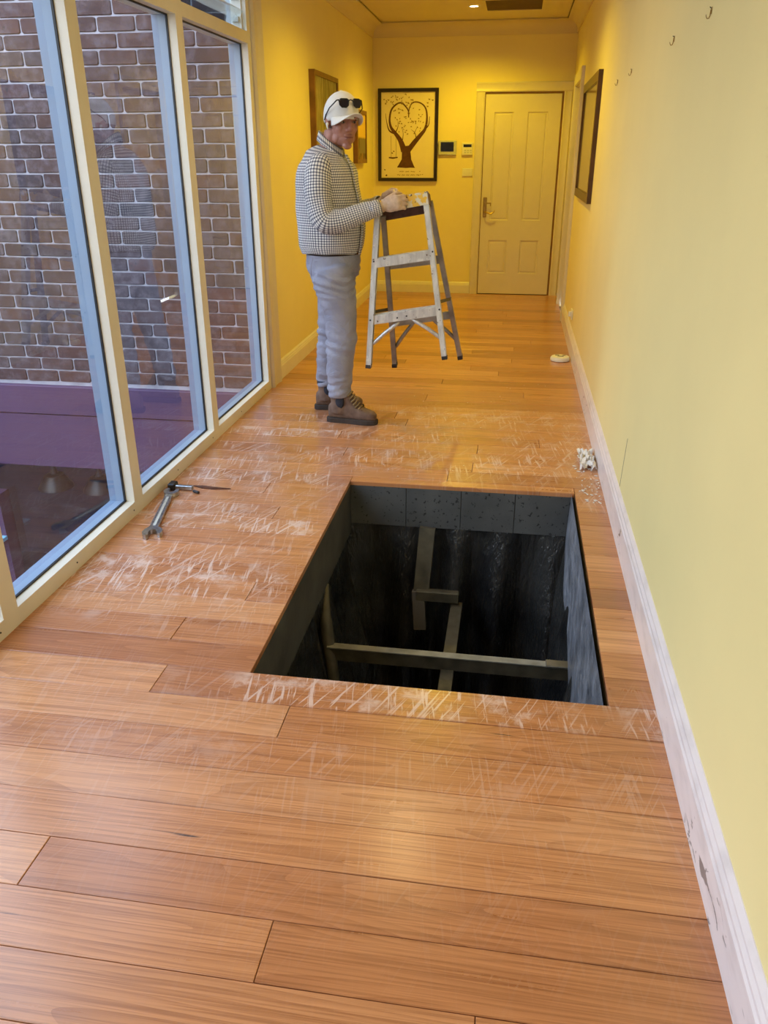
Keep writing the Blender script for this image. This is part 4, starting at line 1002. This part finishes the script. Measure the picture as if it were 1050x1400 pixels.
for s in (-1, 1):
    bm = bmesh.new(); pts = [(s*a, b) for a, b in ((.012, .012), (.021, .018), (.050, .018), (.060, .012), (.058, -.008), (.049, -.017), (.029, -.018), (.018, -.009))]
    lo = [bm.verts.new(GP(a, b, -.001)) for a, b in pts]; hi = [bm.verts.new(GP(a, b, .001)) for a, b in pts]; n = len(pts)
    for i in range(n): bm.faces.new((lo[i], lo[(i+1) % n], hi[(i+1) % n], hi[i]))
    bm.faces.new(lo[::-1]); bm.faces.new(hi); obj('lens', bm, M_lens, sg)

# ---- shirt
def mat_shirt():
    m = Mt('checked_shirt_cloth', (.8, .8, .8), .85); u, v, _ = m.sep(m.uv())
    per = .0128
    def band(c): f = m.math('FRACT', m.math('DIVIDE', c, per)); return m.math('SUBTRACT', 1.0, m.step(m.math('ABSOLUTE', m.math('SUBTRACT', f, .5)), .16, .25))
    a, b = band(u), band(v); t = m.math('ADD', m.math('MULTIPLY', a, .5), m.math('MULTIPLY', b, .5))
    c = m.ramp(t, [(0, (.80, .78, .75)), (.5, (.27, .28, .34)), (1, (.050, .045, .07))])
    m.link(c, 'Base Color'); m.bump(m.noise(m.objc(), 16, 4, .55, .6), .55, .012); return m.m
M_shirt = mat_shirt()
def wrinkle(bm, amp, sc_, seed=0, zs=1.6):
    bm.normal_update()
    for v in bm.verts:
        n = noise.noise(Vector((v.co.x*sc_+seed, v.co.y*sc_, v.co.z*sc_*zs)))+.5*noise.noise(Vector((v.co.x*sc_*2.3, v.co.y*sc_*2.3+seed, v.co.z*sc_*3.2)))
        v.co += v.normal*n*amp
bm = bmesh.new()
secs = [(.950, -1.012, .160, .170), (.975, -1.013, .168, .178), (1.00, -1.014, .174, .183), (1.05, -1.013, .180, .187), (1.10, -1.013, .183, .188), (1.15, -1.016, .180, .188), (1.20, -1.018, .176, .190), (1.26, -1.022, .168, .196), (1.32, -1.026, .160, .204), (1.37, -1.026, .150, .208), (1.405, -1.024, .137, .204), (1.435, -1.022, .120, .185), (1.46, -1.020, .102, .150), (1.478, -1.014, .078, .105), (1.492, -1.008, .060, .068)]
tw = R(-9)
loft(bm, [((cx+(.02*(z-1.45) if z > 1.3 else 0), 4.585, z+ (0)), (a*math.cos(tw), a*math.sin(tw), 0), (-b*math.sin(tw), b*math.cos(tw), 0)) for z, cx, a, b in secs], 72, uvs=1.155, caps=False, pw=2.35)
# lower the hem at the back and front (shirt tails), lift the back of the neck
for v in bm.verts:
    if v.co.z < 1.0: v.co.z += .030*math.sin(abs(v.co.y-4.585)/.18*1.5)**2*(1.0-v.co.z)/.05*.5
    if v.co.z > 1.42: v.co.z += -(v.co.x+1.02)*.30*(v.co.z-1.42)/.07
wrinkle(bm, .008, 7, 3)
def sleeve(bm, pts, rad, n=28):
    rings = []; pts = [Vector(p) for p in pts]; prev = None
    for i, p in enumerate(pts):
        d = (pts[min(i+1, len(pts)-1)]-pts[max(i-1, 0)]).normalized()
        if prev is None: u = Vector((1, 0, 0)); u = (u-d*u.dot(d)).normalized()
        else: u = (prev-d*prev.dot(d)).normalized()
        prev = u; rings.append((p, u*rad[i], d.cross(u)*rad[i]))
    loft(bm, rings, n, uvs=.38, caps=False)
def dens(pts, rad, k=4):
    P, Rd = [], []; pts = [Vector(p) for p in pts]
    for i in range(len(pts)-1):
        a, b, c, d = pts[max(i-1, 0)], pts[i], pts[i+1], pts[min(i+2, len(pts)-1)]
        for s in range(k):
            t = s/k; P.append(.5*((2*b)+(c-a)*t+(2*a-5*b+4*c-d)*t*t+(3*b-a-3*c+d)*t**3)); Rd.append(rad[i]*(1-t)+rad[i+1]*t)
    P.append(pts[-1]); Rd.append(rad[-1]); return P, Rd
torso = obj('shirt', bm, M_shirt, man, smooth=True); torso['label'] = 'blue and white small-check long sleeved shirt'
for nm, pts in (('R', [(-1.025, 4.50, 1.415), (-1.035, 4.43, 1.385), (-1.036, 4.390, 1.30), (-1.025, 4.372, 1.21), (-.995, 4.362, 1.142), (-.925, 4.374, 1.140), (-.85, 4.395, 1.163), (-.775, 4.418, 1.188), (-.722, 4.433, 1.203)]),
                ('L', [(-1.025, 4.68, 1.415), (-1.035, 4.745, 1.385), (-1.03, 4.79, 1.30), (-1.015, 4.806, 1.21), (-.98, 4.815, 1.150), (-.92, 4.800, 1.152), (-.86, 4.772, 1.170), (-.80, 4.735, 1.195), (-.765, 4.715, 1.210)])):
    bm = bmesh.new(); P, Rd = dens(pts, [.060, .074, .074, .068, .066, .060, .053, .045, .038], 5); sleeve(bm, P, Rd); wrinkle(bm, .0055, 16, 5)
    sl = obj('sleeve', bm, M_shirt, torso, smooth=True)
    bm = bmesh.new(); a, b = Vector(pts[-2]), Vector(pts[-1]); q = a.lerp(b, .15); e = b+(b-a).normalized()*.012
    sleeve(bm, [q, q.lerp(e, .3), q.lerp(e, .7), e], [.043, .0435, .0425, .040]); o = obj('cuff', bm, M_shirt, torso, smooth=True); o.modifiers.new('s', 'SOLIDIFY').thickness = .003
# collar: folded stand around the neck, low at the front
bm = bmesh.new(); uvl = bm.loops.layers.uv.verify(); g_ = []
for j, (k, dz) in enumerate(((.92, -.012), (.94, .028), (1.02, .030), (1.16, -.006), (1.22, -.022))):
    row = []
    for i in range(41):
        a = R(16+328*i/40); ca, sa = math.cos(a), math.sin(a); fr = max(0, ca)
        row.append(bm.verts.new((-1.004+.060*k*ca+.014*fr, 4.582+.062*k*sa+(-.016*fr), 1.506-.046*ca+dz*.85-(.018 if j > 2 else 0)*fr)))
    g_.append(row)
for j in range(4):
    for i in range(40):
        f = bm.faces.new((g_[j][i], g_[j][i+1], g_[j+1][i+1], g_[j+1][i]))
        for l, q in zip(f.loops, ((i, j), (i+1, j), (i+1, j+1), (i, j+1))): l[uvl].uv = (q[0]*.0115, q[1]*.016)
cl = obj('collar', bm, M_shirt, torso, smooth=True); cl.modifiers.new('s', 'SOLIDIFY').thickness = .002
# button placket
bm = bmesh.new(); uvl = bm.loops.layers.uv.verify(); P = []
for z, cx, a, b in secs[:-2]:
    x = cx + a*1.02*math.cos(tw)-.004 + (.02*(z-1.45) if z > 1.3 else 0); P.append(Vector((x*1.0+.006, 4.585+a*math.sin(tw)-.020, z)))
for p, q in zip(P[:-1], P[1:]):
    f = bm.faces.new([bm.verts.new(v) for v in (p+Vector((-.004, -.018, 0)), p+Vector((.003, .014, 0)), q+Vector((.003, .014, 0)), q+Vector((-.004, -.018, 0)))])
    for l, w in zip(f.loops, ((0, p.z), (.03, p.z), (.03, q.z), (0, q.z))): l[uvl].uv = w
bmesh.ops.remove_doubles(bm, verts=bm.verts, dist=1e-4); o = obj('placket', bm, M_shirt, torso, smooth=True); o.modifiers.new('s', 'SOLIDIFY').thickness = .003

# ---- belt, trousers
def mat_trouser():
    m = Mt('grey_blue_cotton', (.3, .32, .38), .85); p = m.objc()
    m.link(m.ramp(m.noise(p, 8, 4), [(.3, (.24, .245, .32)), (.7, (.34, .345, .43))]), 'Base Color'); m.bump(m.noise(m.vmul(p, (1, 1, 1.6)), 13, 4, .55, .8), .8, .016); return m.m
M_tr = mat_trouser()
bm = bmesh.new()
def lg(pts, rad): P, Rd = dens(pts, rad, 4); tube(bm, P, Rd, 24)
loft(bm, [((-1.005, 4.585, z), (a, 0, 0), (0, b, 0)) for z, a, b in ((1.00, .148, .160), (.96, .152, .165), (.90, .152, .172), (.85, .143, .172), (.80, .118, .150), (.77, .09, .11))], 40)
lg([(-1.002, 4.505, .88), (-.985, 4.495, .80), (-.962, 4.492, .70), (-.952, 4.490, .60), (-.950, 4.490, .50), (-.958, 4.490, .40), (-.966, 4.490, .30), (-.970, 4.490, .22), (-.968, 4.490, .190), (-.966, 4.490, .155)], [.118, .118, .104, .090, .084, .081, .077, .069, .071, .064])
lg([(-1.005, 4.665, .88), (-1.02, 4.68, .80), (-1.035, 4.695, .70), (-1.050, 4.71, .60), (-1.062, 4.72, .50), (-1.078, 4.730, .40), (-1.092, 4.735, .30), (-1.102, 4.740, .22), (-1.105, 4.740, .185), (-1.104, 4.740, .150)], [.115, .110, .098, .086, .078, .075, .070, .062, .062, .056])
bm = remesh(bm, .0075, 5, .6)
bm.normal_update()
for v in bm.verts:
    z = v.co.z; w = 1.1*math.exp(-((z-.20)/.06)**2)+.9*math.exp(-((z-.50)/.09)**2)+.8*math.exp(-((z-.82)/.08)**2)+.30
    s = math.sin(z*95+30*(v.co.x+1)*(1 if z > .4 else -.6)+9*noise.noise(v.co*5))*.75*(.4+.6*noise.noise(v.co*4+Vector((3, 1, 0)))) + noise.noise(Vector((v.co.x*8+z*5, v.co.y*8, v.co.z*14)))
    v.co += v.normal*.011*w*s
trs = obj('trousers', bm, M_tr, man, smooth=True); trs['label'] = 'light grey-blue trousers'
# pocket seam line
bm = bmesh.new(); loft(bm, [((-1.006, 4.585, z), (.156, 0, 0), (0, .170, 0)) for z in (.955, .992)], 40); obj('belt', bm, mottled('dark_brown_leather', (.03, .018, .012), .45, .2, 20, .1), man, smooth=True)
bm = bmesh.new(); tube(bm, [(-1.085, 4.425, .945), (-1.100, 4.432, .90), (-1.100, 4.428, .85)], .0022, 6); obj('pocket_seam', bm, M_tr, trs)

# ---- boots
def mat_boot():
    m = Mt('brown_nubuck', (.14, .08, .05), .8); p = m.objc()
    m.link(m.ramp(m.noise(p, 22, 5), [(.3, (.105, .062, .044)), (.7, (.20, .125, .090))]), 'Base Color'); m.bump(m.noise(p, 120, 4), .3, .003); return m.m
M_boot = mat_boot(); M_sole = mottled('dark_rubber_sole', (.045, .032, .027), .8, .2, 30, .2)
M_navy = mottled('navy_elastic', (.022, .026, .045), .8, .2, 60, .3, 300); M_lace = mottled('tan_lace', (.23, .16, .075), .9, .2, 60, .3)
def boot(loc, rz, label):
    e = empty('boot', loc, rz, man); e['label'] = label; e.location = Vector(loc)-man.location
    bm = bmesh.new()
    # foot body along local x, heel at -.11, toe at +.18
    secs_ = [(-.112, .030, .062, .085), (-.095, .036, .075, .100), (-.06, .041, .085, .115), (-.01, .042, .075, .120), (.04, .043, .060, .105), (.09, .047, .048, .078), (.13, .047, .040, .064), (.160, .040, .034, .054), (.178, .024, .024, .040)]
    loft(bm, [((x, 0, .022+h/2*.9), (0, w, 0), (0, 0, h/2)) for x, w, _, h in secs_], 24, pw=2.5)
    tube(bm, [(-.045, 0, .06), (-.045, 0, .12), (-.050, 0, .178)], [.056, .053, .054], 20)
    tube(bm, [(.035, 0, .080), (.012, 0, .125), (-.010, 0, .172)], [.036, .037, .040], 16)
    u = obj('upper', remesh(bm, .005, 5, .6), M_boot, e, smooth=True, world=False)
    out = [(-.125, -.018), (-.118, -.036), (-.09, -.045), (-.03, -.042), (.03, -.042), (.09, -.052), (.14, -.050), (.175, -.034), (.190, -.010), (.188, .014), (.165, .036), (.12, .047), (.06, .044), (0, .038), (-.06, .040), (-.10, .042), (-.122, .022)]
    bm = bmesh.new(); poly_prism(bm, out, 2, 0, .030); bmesh.ops.bevel(bm, geom=[e_ for e_ in bm.edges], offset=.004, segments=1, affect='EDGES'); obj('sole', bm, M_sole, e, world=False)
    bm = bmesh.new()
    for k in range(6): x = .084-.0115*k; z = .094+.0165*k; tube(bm, [(x-.012, -.037, z-.010), (x+.002, -.022, z+.004), (x+.006, 0, z+.012), (x+.002, .022, z+.004), (x-.012, .037, z-.010)], .0050, 6)
    obj('laces', bm, M_lace, e, smooth=True, world=False)
    bm = bmesh.new(); tube(bm, [(.10, -.03, .082), (.078, -.020, .094), (.055, 0, .100), (.078, .02, .094), (.10, .03, .082)], .007, 8); obj('toe_seam', bm, M_boot, e, smooth=True, world=False)
    for s in (-1, 1):
        bm = bmesh.new(); ell(bm, (-.034, s*.043, .135), (.030, .014, .050), None, 2); obj('elastic_panel', bm, M_navy, e, smooth=True, world=False)
    bm = bmesh.new(); tube(bm, [(-.048, 0, .160), (-.050, 0, .186)], [.0565, .0555], 20); obj('boot_collar', bm, M_navy, e, smooth=True, world=False)
    return e
boot((-.925, 4.488, 0), R(-7), 'brown lace-up work boot nearer the camera')
boot((-1.060, 4.745, 0), R(4), 'brown lace-up work boot on the far foot')
